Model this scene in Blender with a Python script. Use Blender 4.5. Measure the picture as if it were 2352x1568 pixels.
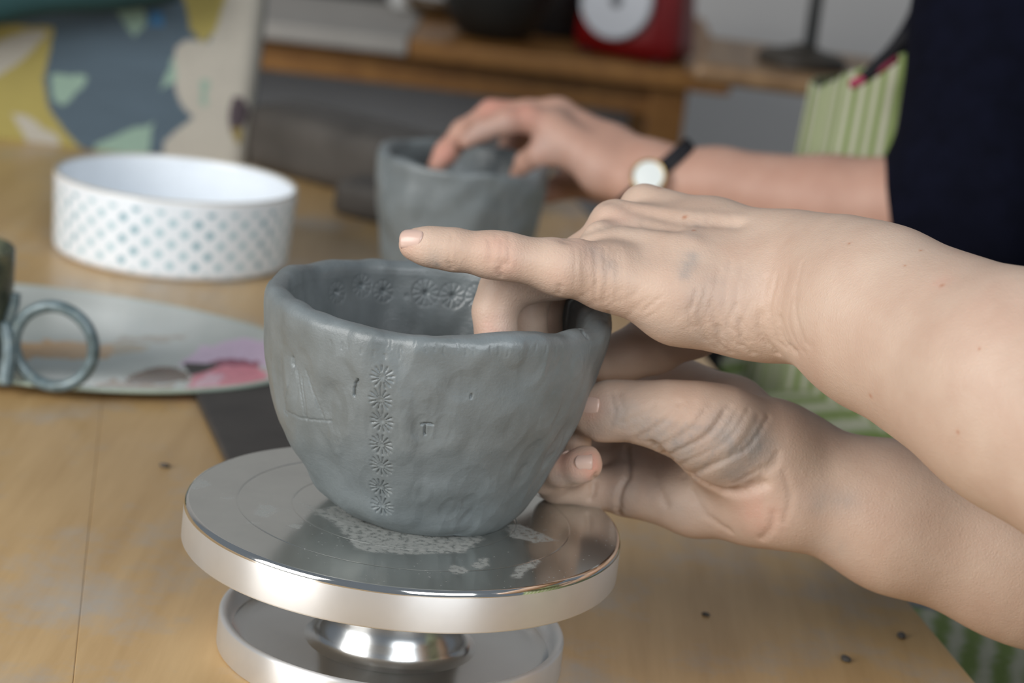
import bpy, bmesh, math, random
import numpy as np
from mathutils import Vector, Matrix
random.seed(7); np.random.seed(7)
for o in list(bpy.data.objects): bpy.data.objects.remove(o)
SC = bpy.context.scene
COL = SC.collection

# ------------------------------------------------------------------ camera
F = 5273.0; W = 2352; H = 1568
PITCH, ROLL = math.radians(14.2), math.radians(6.8)
_fw = np.array([0, math.cos(PITCH), -math.sin(PITCH)]); _r0 = np.array([1.0, 0, 0]); _u0 = np.cross(_r0, _fw)
CR = _r0*math.cos(ROLL)+_u0*math.sin(ROLL); CU = -_r0*math.sin(ROLL)+_u0*math.cos(ROLL); CF = _fw
CP = np.array([0.03667, -0.92254, 0.37646])
def ray(px, py): return CR*(px-W/2)/F - CU*(py-H/2)/F + CF
def P(px, py, d): return CP + ray(px, py)*d                 # a reference pixel at a real distance
def onz(px, py, z=0.0):
    r = ray(px, py); return CP + r*(z-CP[2])/r[2]
def ony(px, py, y):
    r = ray(px, py); return CP + r*(y-CP[1])/r[1]
def proj(V):
    d = np.asarray(V)-CP; z = d@CF
    return np.stack([W/2+F*(d@CR)/z, H/2-F*(d@CU)/z], -1), z
cd = bpy.data.cameras.new('camera'); cam = bpy.data.objects.new('camera', cd); COL.objects.link(cam)
cd.sensor_width = 22.3; cd.lens = 22.3*F/W; cd.clip_start = 0.02; cd.clip_end = 50
M = Matrix(((CR[0], CU[0], -CF[0], CP[0]), (CR[1], CU[1], -CF[1], CP[1]), (CR[2], CU[2], -CF[2], CP[2]), (0, 0, 0, 1)))
cam.matrix_world = M
cd.dof.use_dof = True; cd.dof.focus_distance = 0.90; cd.dof.aperture_fstop = 5.0; cd.dof.aperture_blades = 7
SC.camera = cam
SC.view_settings.view_transform = 'Standard'; SC.view_settings.look = 'None'
SC.view_settings.gamma = 1.0; SC.view_settings.use_curve_mapping = False
SC.view_settings.exposure = -0.1

# ------------------------------------------------------------------ light
wd = bpy.data.worlds.new('world'); SC.world = wd; wd.use_nodes = True
wd.node_tree.nodes['Background'].inputs[0].default_value = (0.76, 0.87, 1.0, 1)
wd.node_tree.nodes['Background'].inputs[1].default_value = 0.21
def area(name, loc, tgt, sx, sy, power, col):
    l = bpy.data.lights.new(name, 'AREA'); l.shape = 'RECTANGLE'; l.size = sx; l.size_y = sy; l.energy = power; l.color = col
    o = bpy.data.objects.new(name, l); COL.objects.link(o); o.location = loc
    o.rotation_euler = (Vector(tgt)-Vector(loc)).to_track_quat('-Z', 'Y').to_euler(); return o
# the two windows whose reflections show on the polished edge of the wheel: one to the left, one behind the camera to the right
area('window_left_offscreen', (-1.95, -1.38, 1.00), (0, 0.05, 0.1), 1.6, 1.5, 74, (1.0, 0.98, 0.95))
area('window_right_offscreen', (1.10, -2.30, 1.35), (0, 0.05, 0.1), 1.6, 1.4, 50, (0.93, 0.97, 1.0))

# ------------------------------------------------------------------ helpers
def link(o, parent=None):
    COL.objects.link(o)
    if parent is not None: o.parent = parent
    return o
def tag(o, label=None, cat=None, group=None, kind=None):
    if label: o['label'] = label
    if cat: o['category'] = cat
    if group: o['group'] = group
    if kind: o['kind'] = kind
    return o
def empty(name, loc=(0, 0, 0), label=None, cat=None, group=None):
    o = bpy.data.objects.new(name, None); o.empty_display_size = 0.02; link(o); o.location = loc
    return tag(o, label, cat, group)
def obj(name, V, Fc, mat, parent=None, smooth=True, col=None, uv=None):
    me = bpy.data.meshes.new(name)
    V = np.asarray(V, dtype=np.float64)
    if parent is not None: V = V-np.array(parent_loc(parent))
    me.from_pydata(V.tolist(), [], [list(map(int, f)) for f in Fc] if not isinstance(Fc, np.ndarray) else Fc.tolist())
    if smooth: me.polygons.foreach_set('use_smooth', [True]*len(me.polygons))
    if col is not None:
        a = me.attributes.new('Col', 'FLOAT_COLOR', 'POINT')
        c = np.ones((len(V), 4), dtype=np.float32); c[:, :3] = col; a.data.foreach_set('color', c.ravel())
    if uv is not None:
        a = me.attributes.new('Pos2', 'FLOAT_VECTOR', 'POINT'); u = np.zeros((len(V), 3), dtype=np.float32); u[:, :uv.shape[1]] = uv
        a.data.foreach_set('vector', u.ravel())
    me.materials.append(mat); me.update()
    o = bpy.data.objects.new(name, me); link(o, parent); return o
def parent_loc(p):
    l = np.zeros(3)
    while p is not None: l = l+np.array(p.location); p = p.parent
    return l
def box(x0, x1, y0, y1, z0, z1, bev=0.0):
    bm = bmesh.new(); bmesh.ops.create_cube(bm, size=1)
    for v in bm.verts: v.co = Vector(((x0+x1)/2+v.co.x*(x1-x0), (y0+y1)/2+v.co.y*(y1-y0), (z0+z1)/2+v.co.z*(z1-z0)))
    if bev > 0: bmesh.ops.bevel(bm, geom=bm.edges[:], offset=bev, segments=2, affect='EDGES', profile=0.5)
    V = np.array([v.co[:] for v in bm.verts]); bm.verts.index_update(); Fc = [[v.index for v in f.verts] for f in bm.faces]
    bm.free(); return V, Fc
def rotz(V, a, c=(0, 0, 0)):
    V = np.asarray(V)-np.array(c); ca, sa = math.cos(a), math.sin(a)
    return np.stack([V[:, 0]*ca-V[:, 1]*sa, V[:, 0]*sa+V[:, 1]*ca, V[:, 2]], -1)+np.array(c)
def grid_faces(n, m, wrap_n=False):
    F_ = []
    i = np.arange(n if wrap_n else n-1); j = np.arange(m-1)
    I, J = np.meshgrid(i, j, indexing='ij'); I2 = (I+1) % n
    return np.stack([I*m+J, I2*m+J, I2*m+J+1, I*m+J+1], -1).reshape(-1, 4)
def lathe(prof, n, c=(0, 0, 0)):
    prof = np.array(prof); t = np.arange(n)*2*math.pi/n
    V = np.stack([np.outer(np.cos(t), prof[:, 0]), np.outer(np.sin(t), prof[:, 0]), np.tile(prof[:, 1], (n, 1))], -1).reshape(-1, 3)+np.array(c)
    return V, grid_faces(n, len(prof), True)
def tube(path, rad, n=16, closed=False, squash=None):
    path = np.asarray(path, float); m = len(path); rad = np.broadcast_to(rad, (m,))
    if closed: T = np.roll(path, -1, 0)-np.roll(path, 1, 0)
    else: T = np.gradient(path, axis=0)
    T /= np.linalg.norm(T, axis=1)[:, None]
    up = np.array([0, 0, 1.0]) if abs(T[0, 2]) < .9 else np.array([1.0, 0, 0])
    N = []; nrm = up-T[0]*(up@T[0])
    for k in range(m):
        nrm = nrm-T[k]*(nrm@T[k]); nrm /= np.linalg.norm(nrm); N.append(nrm.copy())
    N = np.array(N); Bn = np.cross(T, N); t = np.arange(n)*2*math.pi/n
    V = (path[:, None]+rad[:, None, None]*(np.cos(t)[None, :, None]*N[:, None]+np.sin(t)[None, :, None]*Bn[:, None])).reshape(-1, 3)
    Fc = grid_faces(m, n, closed).tolist() if False else []
    for k in range(m if closed else m-1):
        for q in range(n):
            a, b = k*n+q, k*n+(q+1) % n; k2 = (k+1) % m
            Fc.append([a, b, k2*n+(q+1) % n, k2*n+q])
    if not closed: Fc += [list(range(n))[::-1], [(m-1)*n+q for q in range(n)]]
    return V, Fc
def spline(pts, n):
    pts = np.asarray(pts, float); m = len(pts); d = np.r_[0, np.cumsum(np.linalg.norm(np.diff(pts[:, :min(3, pts.shape[1])], axis=0), axis=1))]
    e = np.vstack([2*pts[0]-pts[1], pts, 2*pts[-1]-pts[-2]]); out = []
    for u in np.linspace(0, d[-1]*0.999999, n):
        k = np.searchsorted(d, u, 'right')-1; t = (u-d[k])/(d[k+1]-d[k]); a, b, c, q = e[k], e[k+1], e[k+2], e[k+3]
        out.append(.5*((2*b)+(-a+c)*t+(2*a-5*b+4*c-q)*t*t+(-a+3*b-3*c+q)*t**3))
    return np.array(out)
def vnoise(Pn, scale, seed=0, octaves=3):
    out = np.zeros(len(Pn)); amp = 1.0; tot = 0
    for o_ in range(octaves):
        rs = np.random.RandomState(seed+o_*17); Lt = rs.rand(32, 32, 32)*2-1
        q = Pn*scale*(2**o_)+rs.rand(3)*31; i = np.floor(q).astype(int); f = q-i; f = f*f*(3-2*f); v = 0
        for dx in (0, 1):
            for dy in (0, 1):
                for dz in (0, 1):
                    w = (f[:, 0] if dx else 1-f[:, 0])*(f[:, 1] if dy else 1-f[:, 1])*(f[:, 2] if dz else 1-f[:, 2])
                    v = v+w*Lt[(i[:, 0]+dx) % 32, (i[:, 1]+dy) % 32, (i[:, 2]+dz) % 32]
        out += amp*v; tot += amp; amp *= .5
    return out/tot
def vnormals(V, Q):
    Q = np.asarray(Q); n = np.cross(V[Q[:, 2]]-V[Q[:, 0]], V[Q[:, 3]]-V[Q[:, 1]]); N = np.zeros_like(V)
    for k in range(4):
        for a in range(3): N[:, a] += np.bincount(Q[:, k], n[:, a], len(V))
    return N/(np.linalg.norm(N, axis=1)[:, None]+1e-12)
def smooth_mesh(V, Q, it=2, lam=.5):
    E = np.vstack([Q[:, [0, 1]], Q[:, [1, 2]], Q[:, [2, 3]], Q[:, [3, 0]]]); E = np.vstack([E, E[:, ::-1]])
    cnt = np.bincount(E[:, 0], minlength=len(V))[:, None]
    for _ in range(it):
        A = np.stack([np.bincount(E[:, 0], V[E[:, 1], a], len(V)) for a in range(3)], -1)/np.maximum(cnt, 1)
        V = V+lam*(A-V)
    return V

# ------------------------------------------------------------------ materials
class Mt:
    def __init__(s, name):
        s.m = bpy.data.materials.new(name); s.m.use_nodes = True; s.t = s.m.node_tree; s.b = s.t.nodes['Principled BSDF']
    def n(s, typ, **kw):
        nd = s.t.nodes.new(typ)
        for k, v in kw.items():
            if k in nd.inputs: nd.inputs[k].default_value = v
            else: setattr(nd, k, v)
        return nd
    def l(s, a, b): s.t.links.new(a, b)
    def set(s, **kw):
        for k, v in kw.items(): s.b.inputs[k.replace('_', ' ')].default_value = v
        return s
    def coord(s, kind='Object', scale=(1, 1, 1), rot=(0, 0, 0)):
        c = s.n('ShaderNodeTexCoord'); mp = s.n('ShaderNodeMapping'); mp.inputs['Scale'].default_value = scale; mp.inputs['Rotation'].default_value = rot
        s.l(c.outputs[kind], mp.inputs[0]); return mp.outputs[0]
    def noise(s, vec, scale, detail=4, rough=.55):
        nd = s.n('ShaderNodeTexNoise'); nd.inputs['Scale'].default_value = scale; nd.inputs['Detail'].default_value = detail; nd.inputs['Roughness'].default_value = rough
        s.l(vec, nd.inputs['Vector']); return nd.outputs['Fac']
    def ramp(s, fac, stops):
        r = s.n('ShaderNodeValToRGB'); e = r.color_ramp.elements
        while len(e) < len(stops): e.new(.5)
        for k, (p, c) in enumerate(stops): e[k].position = p; e[k].color = (*c, 1) if len(c) == 3 else c
        s.l(fac, r.inputs[0]); return r.outputs[0]
    def mix(s, fac, a, b, blend='MIX'):
        m = s.n('ShaderNodeMix', data_type='RGBA', blend_type=blend)
        for sock, val in ((m.inputs[0], fac), (m.inputs[6], a), (m.inputs[7], b)):
            if hasattr(val, 'links'): s.l(val, sock)
            elif isinstance(val, (int, float)): sock.default_value = val
            else: sock.default_value = (*val, 1)
        return m.outputs[2]
    def math(s, op, a, b=0.0):
        m = s.n('ShaderNodeMath', operation=op)
        for sock, val in ((m.inputs[0], a), (m.inputs[1], b)):
            if hasattr(val, 'links'): s.l(val, sock)
            else: sock.default_value = val
        return m.outputs[0]
    def bump(s, h, strength, dist, normal=None):
        b = s.n('ShaderNodeBump'); b.inputs['Strength'].default_value = strength; b.inputs['Distance'].default_value = dist
        s.l(h, b.inputs['Height'])
        if normal: s.l(normal, b.inputs['Normal'])
        return b.outputs[0]
    def base(s, c):
        if hasattr(c, 'links'): s.l(c, s.b.inputs['Base Color'])
        else: s.b.inputs['Base Color'].default_value = (*c, 1)
        return s
    def attr(s, name='Col'):
        a = s.n('ShaderNodeAttribute'); a.attribute_name = name; return a
def lin(r, g, b): return tuple(((c/255)/12.92 if c <= 10 else ((c/255+.055)/1.055)**2.4) for c in (r, g, b))
def plain(name, c, rough=.5, metal=0.0, var=.12, scale=30, bump=.0):
    m = Mt(name); v = m.coord(); f = m.noise(v, scale)
    m.base(m.ramp(f, [(.3, tuple(x*(1-var) for x in c)), (.7, tuple(min(1, x*(1+var)) for x in c))])).set(Roughness=rough, Metallic=metal)
    if bump: m.l(m.bump(m.noise(v, scale*4), bump, .002), m.b.inputs['Normal'])
    return m.m
def vcol(name, rough=.6, scale=200, var=.06, bump=.1, dist=.001, sss=0):
    m = Mt(name); a = m.attr(); v = m.coord(); f = m.noise(v, scale)
    m.base(m.mix(1.0, a.outputs['Color'], m.ramp(f, [(.3, (1-var,)*3), (.7, (1+var,)*3)]), 'MULTIPLY')).set(Roughness=rough)
    if bump: m.l(m.bump(f, bump, dist), m.b.inputs['Normal'])
    return m.m

def skin_mat(name):
    m = Mt(name); a = m.attr(); v = m.coord()
    f1 = m.noise(v, 45, 3); f2 = m.noise(v, 420, 3)
    c = m.mix(1.0, a.outputs['Color'], m.ramp(f1, [(.3, (.95, .90, .88)), (.7, (1.05, 1.06, 1.06))]), 'MULTIPLY')
    m.base(c).set(Roughness=.52, Specular_IOR_Level=.42, Subsurface_Weight=.12, Subsurface_Scale=.006)
    m.b.inputs['Subsurface Radius'].default_value = (1.0, .45, .25)
    vo = m.n('ShaderNodeTexVoronoi', feature='DISTANCE_TO_EDGE'); vo.inputs['Scale'].default_value = 620
    m.l(m.coord(scale=(1, 1.6, 1.0), rot=(.3, .2, .5)), vo.inputs['Vector'])
    h = m.math('ADD', m.math('MULTIPLY', vo.outputs['Distance'], .6), m.math('MULTIPLY', f2, .5))
    m.l(m.bump(h, .30, .0009), m.b.inputs['Normal'])
    return m.m
SKIN = skin_mat('skin')
def clay_mat(name):
    m = Mt(name); a = m.attr(); v = m.coord()
    f = m.noise(v, 60, 5, .6); g = m.noise(v, 900, 3)
    c = m.mix(1.0, a.outputs['Color'], m.ramp(f, [(.3, (.86, .86, .85)), (.7, (1.12, 1.12, 1.13))]), 'MULTIPLY')
    m.base(c).set(Specular_IOR_Level=.55)
    m.l(m.ramp(m.noise(v, 35, 4), [(.3, (.28,)*3), (.7, (.50,)*3)]), m.b.inputs['Roughness'])
    st = m.noise(m.coord(scale=(1, 1, 5)), 160, 4)
    h = m.math('ADD', m.math('MULTIPLY', f, .8), m.math('ADD', m.math('MULTIPLY', g, .25), m.math('MULTIPLY', st, .10)))
    m.l(m.bump(h, .30, .0016), m.b.inputs['Normal']); return m.m
CLAY = clay_mat('wet_grey_clay')
def alu(name, rough, metal=1.0, c=(.78, .77, .74), dust=False):
    m = Mt(name); v = m.coord()
    m.set(Metallic=metal, Roughness=rough)
    base = m.mix(m.ramp(m.noise(v, 50, 3), [(.4, (0,)*3), (.75, (.35,)*3)]), c, tuple(x*.8 for x in c)); m.base(base)
    if dust:
        a = m.attr(); sp = m.n('ShaderNodeSeparateColor'); m.l(a.outputs['Color'], sp.inputs[0])
        vs = m.n('ShaderNodeTexVoronoi'); vs.inputs['Scale'].default_value = 330; m.l(v, vs.inputs['Vector'])
        dots = m.math('MULTIPLY', m.ramp(vs.outputs['Distance'], [(.06, (1,)*3), (.13, (0,)*3)]), m.ramp(m.noise(v, 40, 2), [(.46, (0,)*3), (.62, (1,)*3)]))
        film = m.math('MULTIPLY', m.noise(v, 25, 4), .12)
        brk = m.ramp(m.noise(v, 420, 3), [(.36, (.15,)*3), (.58, (1,)*3)])
        fac = m.math('MINIMUM', m.math('ADD', m.math('MULTIPLY', sp.outputs[0], brk), m.math('ADD', dots, film)), 1.0)
        m.base(m.mix(fac, base, (.27, .28, .265)))
        m.l(m.math('SUBTRACT', 1.0, fac), m.b.inputs['Metallic'])
        m.l(m.math('ADD', m.math('MULTIPLY', fac, .5), rough), m.b.inputs['Roughness'])
    return m.m
def wood_mat(name, c1, c2, dust=.0, rot=0.0, dustfar=None, rough=.42, sc=1.0):
    m = Mt(name); v = m.coord(scale=(22*sc, 1.6*sc, 22*sc), rot=(0, 0, rot)); f = m.noise(v, 2.2, 6, .65); g = m.noise(m.coord(), 5, 4)
    c = m.ramp(f, [(.28, c1), (.72, c2)])
    c = m.mix(m.ramp(g, [(.35, (0,)*3), (.8, (.35,)*3)]), c, tuple(x*.8 for x in c1))
    if dust:
        dn = m.noise(m.coord(scale=(1.2, 1, 1)), 11, 6, .7); fac = m.ramp(dn, [(.50, (0,)*3), (.74, (dust,)*3)])
        if dustfar:
            sx = m.n('ShaderNodeSeparateXYZ'); m.l(m.coord(), sx.inputs[0])
            far = m.n('ShaderNodeMapRange'); far.inputs['From Min'].default_value = dustfar[0]; far.inputs['From Max'].default_value = dustfar[1]; far.inputs['To Max'].default_value = dustfar[2]
            m.l(sx.outputs[1], far.inputs['Value'])
            fac = m.math('MINIMUM', m.math('ADD', fac, m.math('MULTIPLY', far.outputs[0], m.ramp(dn, [(.2, (.55,)*3), (.7, (1,)*3)]))), .95)
        c = m.mix(fac, c, (.40, .395, .38))
    m.base(c).set(Roughness=rough)
    m.l(m.bump(f, .12, .001), m.b.inputs['Normal']); return m.m
WOOD = wood_mat('pale_table_wood', lin(182, 146, 96), lin(212, 178, 128), dust=.75, rough=.33)
BENCHWOOD = wood_mat('bench_wood', lin(138, 92, 46), lin(176, 126, 66))
STOOLWOOD = wood_mat('grey_brown_wood', lin(130, 100, 70), lin(172, 138, 100))
DARKSLATE = plain('dark_slate', lin(64, 60, 57), .55, var=.2, bump=.2)
WALLM = plain('plaster_wall', lin(195, 192, 189), .85, var=.04, scale=3)
FLOORM = plain('concrete_floor', lin(120, 122, 128), .7, var=.1, scale=4)

# ------------------------------------------------------------------ structure
V, Fc = box(-3.2, 3.2, 2.55, 2.65, -.76, 2.2); tag(obj('wall_back', V, Fc, WALLM, smooth=False), 'pale grey plaster wall behind the work bench', kind='structure')
V, Fc = box(-3.2, 3.2, -3.2, 2.65, -.82, -.76); tag(obj('floor', V, Fc, FLOORM, smooth=False), 'grey workshop floor under the tables', kind='structure')

# table: top boards, legs, rails
TA = math.radians(9.8); TC = onz(2240, 1568)
def tl(V): return rotz(V, TA)+np.array([TC[0], TC[1], 0])
tbl = empty('work_table', (TC[0]-.4, TC[1]+.3, -.76), 'pale wooden work table with clay dust and long board joints', 'table')
edges = [0, -.397, -.80, -1.20, -1.55]
for k in range(4):
    V, Fc = box(edges[k+1], edges[k], -.55, 1.32, -.034, 0, .0005); obj('board', tl(V), Fc, WOOD, tbl, False)
for (x, y) in ((-.08, -.45), (-1.46, -.45), (-.08, 1.2), (-1.46, 1.2)):
    V, Fc = box(x-.035, x+.035, y-.035, y+.035, -.76, -.034, .003); obj('leg', tl(V), Fc, WOOD, tbl, False)
for y in (-.45, 1.2):
    V, Fc = box(-1.43, -.11, y-.012, y+.012, -.12, -.034); obj('rail', tl(V), Fc, WOOD, tbl, False)

# ------------------------------------------------------------------ surface sculpting tools (strokes picked on the real surface)
def pick(V, N, pts, rad=7):
    q, z = proj(V); fac = ((CP-V)*N).sum(1) > 0; out = []; nn = []
    for (x, y) in pts:
        d = np.abs(q[:, 0]-x)+np.abs(q[:, 1]-y); m = np.where((d < rad*1.4) & fac)[0]; r = rad
        while len(m) == 0 and r < 60:
            r *= 2; m = np.where((d < r*1.4) & fac)[0]
        if len(m) == 0: continue
        zmin = z[m].min(); m = m[z[m] < zmin+.006]; i = m[d[m].argmin()]; out.append(V[i]); nn.append(N[i])
    return np.array(out), np.array(nn)
def dens(pts, step=4):
    out = []
    sp = spline(np.array(pts, float), max(2, int(sum(math.dist(a, b) for a, b in zip(pts, pts[1:]))/step))) if len(pts) > 1 else np.array(pts, float)
    return [tuple(p) for p in sp]
def mindist(V, pts, reach):
    lo = pts.min(0)-reach; hi = pts.max(0)+reach
    m = np.where(((V > lo) & (V < hi)).all(1))[0]
    if len(m) == 0: return m, np.zeros(0)
    d = np.full(len(m), 9.0)
    for p in pts: d = np.minimum(d, np.linalg.norm(V[m]-p, axis=1))
    return m, d
def stroke(V, N, px, amp, w, D, step=3):
    pts, _ = pick(V, N, dens(px, step))
    if len(pts) < 2: return
    # densify in 3D
    seg = []
    for a, b in zip(pts, pts[1:]):
        L = np.linalg.norm(b-a)
        if L > .012: continue
        n = max(1, int(L/(w*.5)))
        for t in range(n): seg.append(a+(b-a)*t/n)
    seg = np.array(seg) if seg else pts
    m, d = mindist(V, seg, w*3)
    D[m] += amp*np.exp(-(d/w)**2)
    return m, d

# ------------------------------------------------------------------ banding wheel
whl = empty('banding_wheel', (0, 0, 0), 'round aluminium banding wheel with dished base carrying the front clay pot', 'banding wheel')
ZT = .064; RO = .0925; RI = .0906
nT, rr = 900, []
rr = list(np.linspace(0, .0468, 50))+[.0471, .0474, .0477]+list(np.linspace(.0480, .0700, 34))+[.0703, .0706, .0709]+list(np.linspace(.0712, RI, 40))
prof = [(r, ZT-(.00035 if r in (.0474, .0706) else 0)) for r in rr]
V, Fc = lathe(prof, nT)
q, _ = proj(V)
polys = [[(735, 1172), (770, 1202), (800, 1232), (815, 1260), (870, 1268), (960, 1272), (1065, 1268), (1110, 1236), (1050, 1210), (960, 1200), (880, 1190), (820, 1175), (780, 1160)],
         [(1165, 1203), (1195, 1205), (1278, 1240), (1230, 1246), (1175, 1232)], [(582, 1182), (603, 1158), (626, 1160), (637, 1173), (610, 1189)],
         [(660, 1206), (677, 1201), (694, 1208), (680, 1215)], [(1030, 1307), (1046, 1296), (1052, 1302), (1064, 1299), (1073, 1307), (1068, 1317), (1045, 1318)],
         [(1084, 1298), (1106, 1283), (1123, 1281), (1120, 1298), (1096, 1306)], [(1176, 1327), (1186, 1300), (1212, 1296), (1232, 1284), (1242, 1289), (1206, 1314), (1196, 1328)],
         [(440, 1118), (456, 1101), (478, 1104), (487, 1112), (446, 1124)], [(684, 1152), (720, 1160), (768, 1196), (735, 1185)], [(500, 1143), (540, 1140), (530, 1147)], [(552, 1199), (600, 1199), (585, 1204)]]
def inpoly(x, y, poly):
    c = np.zeros(len(x), bool); n = len(poly)
    for i in range(n):
        x1, y1 = poly[i]; x2, y2 = poly[(i+1) % n]
        if y1 == y2: continue
        c ^= ((y1 > y) != (y2 > y)) & (x < (x2-x1)*(y-y1)/(y2-y1)+x1)
    return c
jx = q[:, 0]+vnoise(V, 300, 3)*7; jy = q[:, 1]+vnoise(V, 300, 9)*3
dust = np.zeros(len(V))
for k, pl in enumerate(polys): dust = np.maximum(dust, inpoly(jx, jy, pl)*(.68 if k < 8 else .3))
for _ in range(3):
    g2 = dust.reshape(nT, -1); dust = ((g2+np.roll(g2, 1, 0)+np.roll(g2, -1, 0)+np.roll(g2, 1, 1)+np.roll(g2, -1, 1))/5).ravel()
ALT = alu('dusty_polished_aluminium', .13, dust=True, c=(.66, .67, .64)); ALS = alu('brushed_aluminium', .42, .75, c=(.86, .87, .88)); ALB = alu('polished_aluminium', .07, c=(.86, .85, .82)); ALD = alu('dull_aluminium', .24, c=(.66, .67, .67))
tn = ALS.node_tree.nodes.new('ShaderNodeTangent'); tn.direction_type = 'RADIAL'; tn.axis = 'Z'; ALS.node_tree.links.new(tn.outputs[0], ALS.node_tree.nodes['Principled BSDF'].inputs['Tangent'])
ALS.node_tree.nodes['Principled BSDF'].inputs['Anisotropic'].default_value = .9; ALS.node_tree.nodes['Principled BSDF'].inputs['Anisotropic Rotation'].default_value = .25
head = obj('turntable_head', *lathe([(RO, .0612), (RO, .0472), (.0918, .0463), (.0905, .0463), (.0895, .052), (.03, .053), (0, .053)], 256), ALS, whl)
head['label'] = 'thick brushed edge of the turntable'
obj('top_face', V, Fc, ALT, head, col=np.stack([dust]*3, -1))['label'] = 'mirror top face with engraved circles and clay smears'
a = np.linspace(0, math.pi/2, 9)
obj('bevel_edge', *lathe([(RI+(RO-RI)*math.sin(t), .0612+(ZT-.0612)*math.cos(t)) for t in a], 256), ALB, head)['label'] = 'polished rounded edge'
V, Fc = lathe([(0, .003), (.0712, .003), (.0716, 0), (.0733, 0), (.074, .0008), (.074, .0138)]+[(.0725+.0015*math.cos(t), .0138+.0014*math.sin(t)) for t in np.linspace(.2, math.pi/2, 6)]+[(.0715, .0150), (.0702, .0140), (.0698, .0105), (.068, .0072), (.062, .0058), (.04, .0055), (0, .0055)], 256)
obj('base_dish', V, Fc, ALS, whl)
V, Fc = lathe([(.0699, .0106), (.0682, .0074), (.062, .0060), (.030, .0057)], 256); obj('dish_floor', V, Fc, ALD, whl)
V, Fc = lathe([(.038, .0056), (.0345, .0062), (.0322, .0075), (.0312, .0095), (.0305, .0115), (.0292, .0135), (.0278, .018), (.027, .026), (.0265, .037), (.026, .054)], 160)
obj('hub', V, Fc, ALD, whl)

# ------------------------------------------------------------------ front clay pot
PC = np.array([.0080, .0080, ZT])
zk = np.array([0, .004, .010, .018, .030, .045, .060, .075, .086, .0925]); rL = np.array([.0365, .0425, .0490, .0545, .0625, .0685, .0722, .0745, .0755, .0745]); rR = np.array([.0370, .0405, .0440, .0480, .0535, .0595, .0640, .0672, .0688, .0680])
def pot_mesh(C0, zk, rL, rR, HT, wall, nA, nO, nI, seed, lump, rimdip=0.0, lobes=()):
    LH = .0055; t = np.arange(nA)*2*math.pi/nA; w = .5-.5*np.cos(t)     # w=1 towards -x
    zo = np.linspace(0, HT-LH, nO); ri = HT
    rows_r, rows_z = [], []
    for rb in (0, .4, .8): rows_r.append(np.full(nA, rb*rL[0])); rows_z.append(np.zeros(nA)+.0004)
    sL = spline(np.stack([zk, rL], -1), 400); sR = spline(np.stack([zk, rR], -1), 400)
    R = lambda z: np.interp(z, sL[:, 0], sL[:, 1])*w+np.interp(z, sR[:, 0], sR[:, 1])*(1-w)
    for z in zo: rows_r.append(R(z)); rows_z.append(np.full(nA, z))
    rt = R(HT-LH); nl = 26
    for k in range(1, nl):
        a = k/nl*math.pi; rows_r.append(rt-wall/2+wall/2*math.copysign(abs(math.cos(a))**.8, math.cos(a))); rows_z.append(np.full(nA, HT-LH+LH*math.sin(a)**.9))
    zi = np.linspace(HT-LH, .010, nI)
    for z in zi: rows_r.append(R(z)-wall-(.003*(1-z/HT))); rows_z.append(np.full(nA, z))
    rb = rows_r[-1]
    for f_ in (.85, .5, 0): rows_r.append(rb*f_); rows_z.append(np.full(nA, .0085))
    Rr = np.array(rows_r).T; Zz = np.array(rows_z).T
    V = np.stack([Rr*np.cos(t)[:, None], Rr*np.sin(t)[:, None], Zz], -1).reshape(-1, 3); m = Rr.shape[1]
    Q = grid_faces(nA, m, True)
    N = vnormals(V, Q); hz = np.clip(V[:, 2]/HT, 0, 1)
    low = vnoise(V, 32, seed, 2); mid = vnoise(V*np.array([1, 1, .6]), 80, seed+5, 2)
    D = lump*(low*1.5+mid*.7)*np.clip(V[:, 2]/.006, 0, 1)
    V = V+N*D[:, None]
    wz = (vnoise(np.stack([np.cos(t), np.sin(t), t*0], -1), 2.2, seed+9, 2))*.0028
    V[:, 2] += (np.repeat(wz, m)-rimdip*np.repeat(np.cos(t), m))*hz**3
    V[:, 2] = np.maximum(V[:, 2], 0)
    return V+C0, Q
V, Q = pot_mesh(PC, zk, rL, rR, .0925, .0105, 1100, 230, 150, 21, .0016)
N = vnormals(V, Q); D = np.zeros(len(V)); dark = np.zeros(len(V))
def stamp(c, n, R, amp, spokes, ang=0.0, squash=1.0):
    m, d = mindist(V, c[None], R*1.3)
    e1 = np.array([0, 0, 1.0])-n*n[2]; e1 /= np.linalg.norm(e1); e2 = np.cross(n, e1); r = V[m]-c
    u, v_ = r@e2, (r@e1)/squash; rho = np.hypot(u, v_)/R; ph = np.arctan2(v_, u)+ang
    if spokes:
        s = np.clip(np.cos(spokes*ph), 0, 1)**2.2*np.clip((rho-.18)/.15, 0, 1)*np.clip((1.02-rho)/.18, 0, 1)
        D[m] -= amp*(s+.55*np.exp(-((rho)/.20)**2)+.22*np.clip(1.05-rho, 0, 1)*np.clip((1.05-rho)/.1, 0, 1)); dark[m] = np.maximum(dark[m], .5*s)
    else:
        D[m] -= amp*1.2*np.exp(-(rho/.8)**2); dark[m] = np.maximum(dark[m], .35*np.exp(-(rho/.8)**2))
for k, (x, y) in enumerate([(878, 865), (874, 917), (877, 968), (876, 1020), (876, 1070), (873, 1120), (877, 1163)]):
    c, n = pick(V, N, [(x, y)]); stamp(c[0], n[0], .0052, .0008, 13, .4*k)
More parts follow.
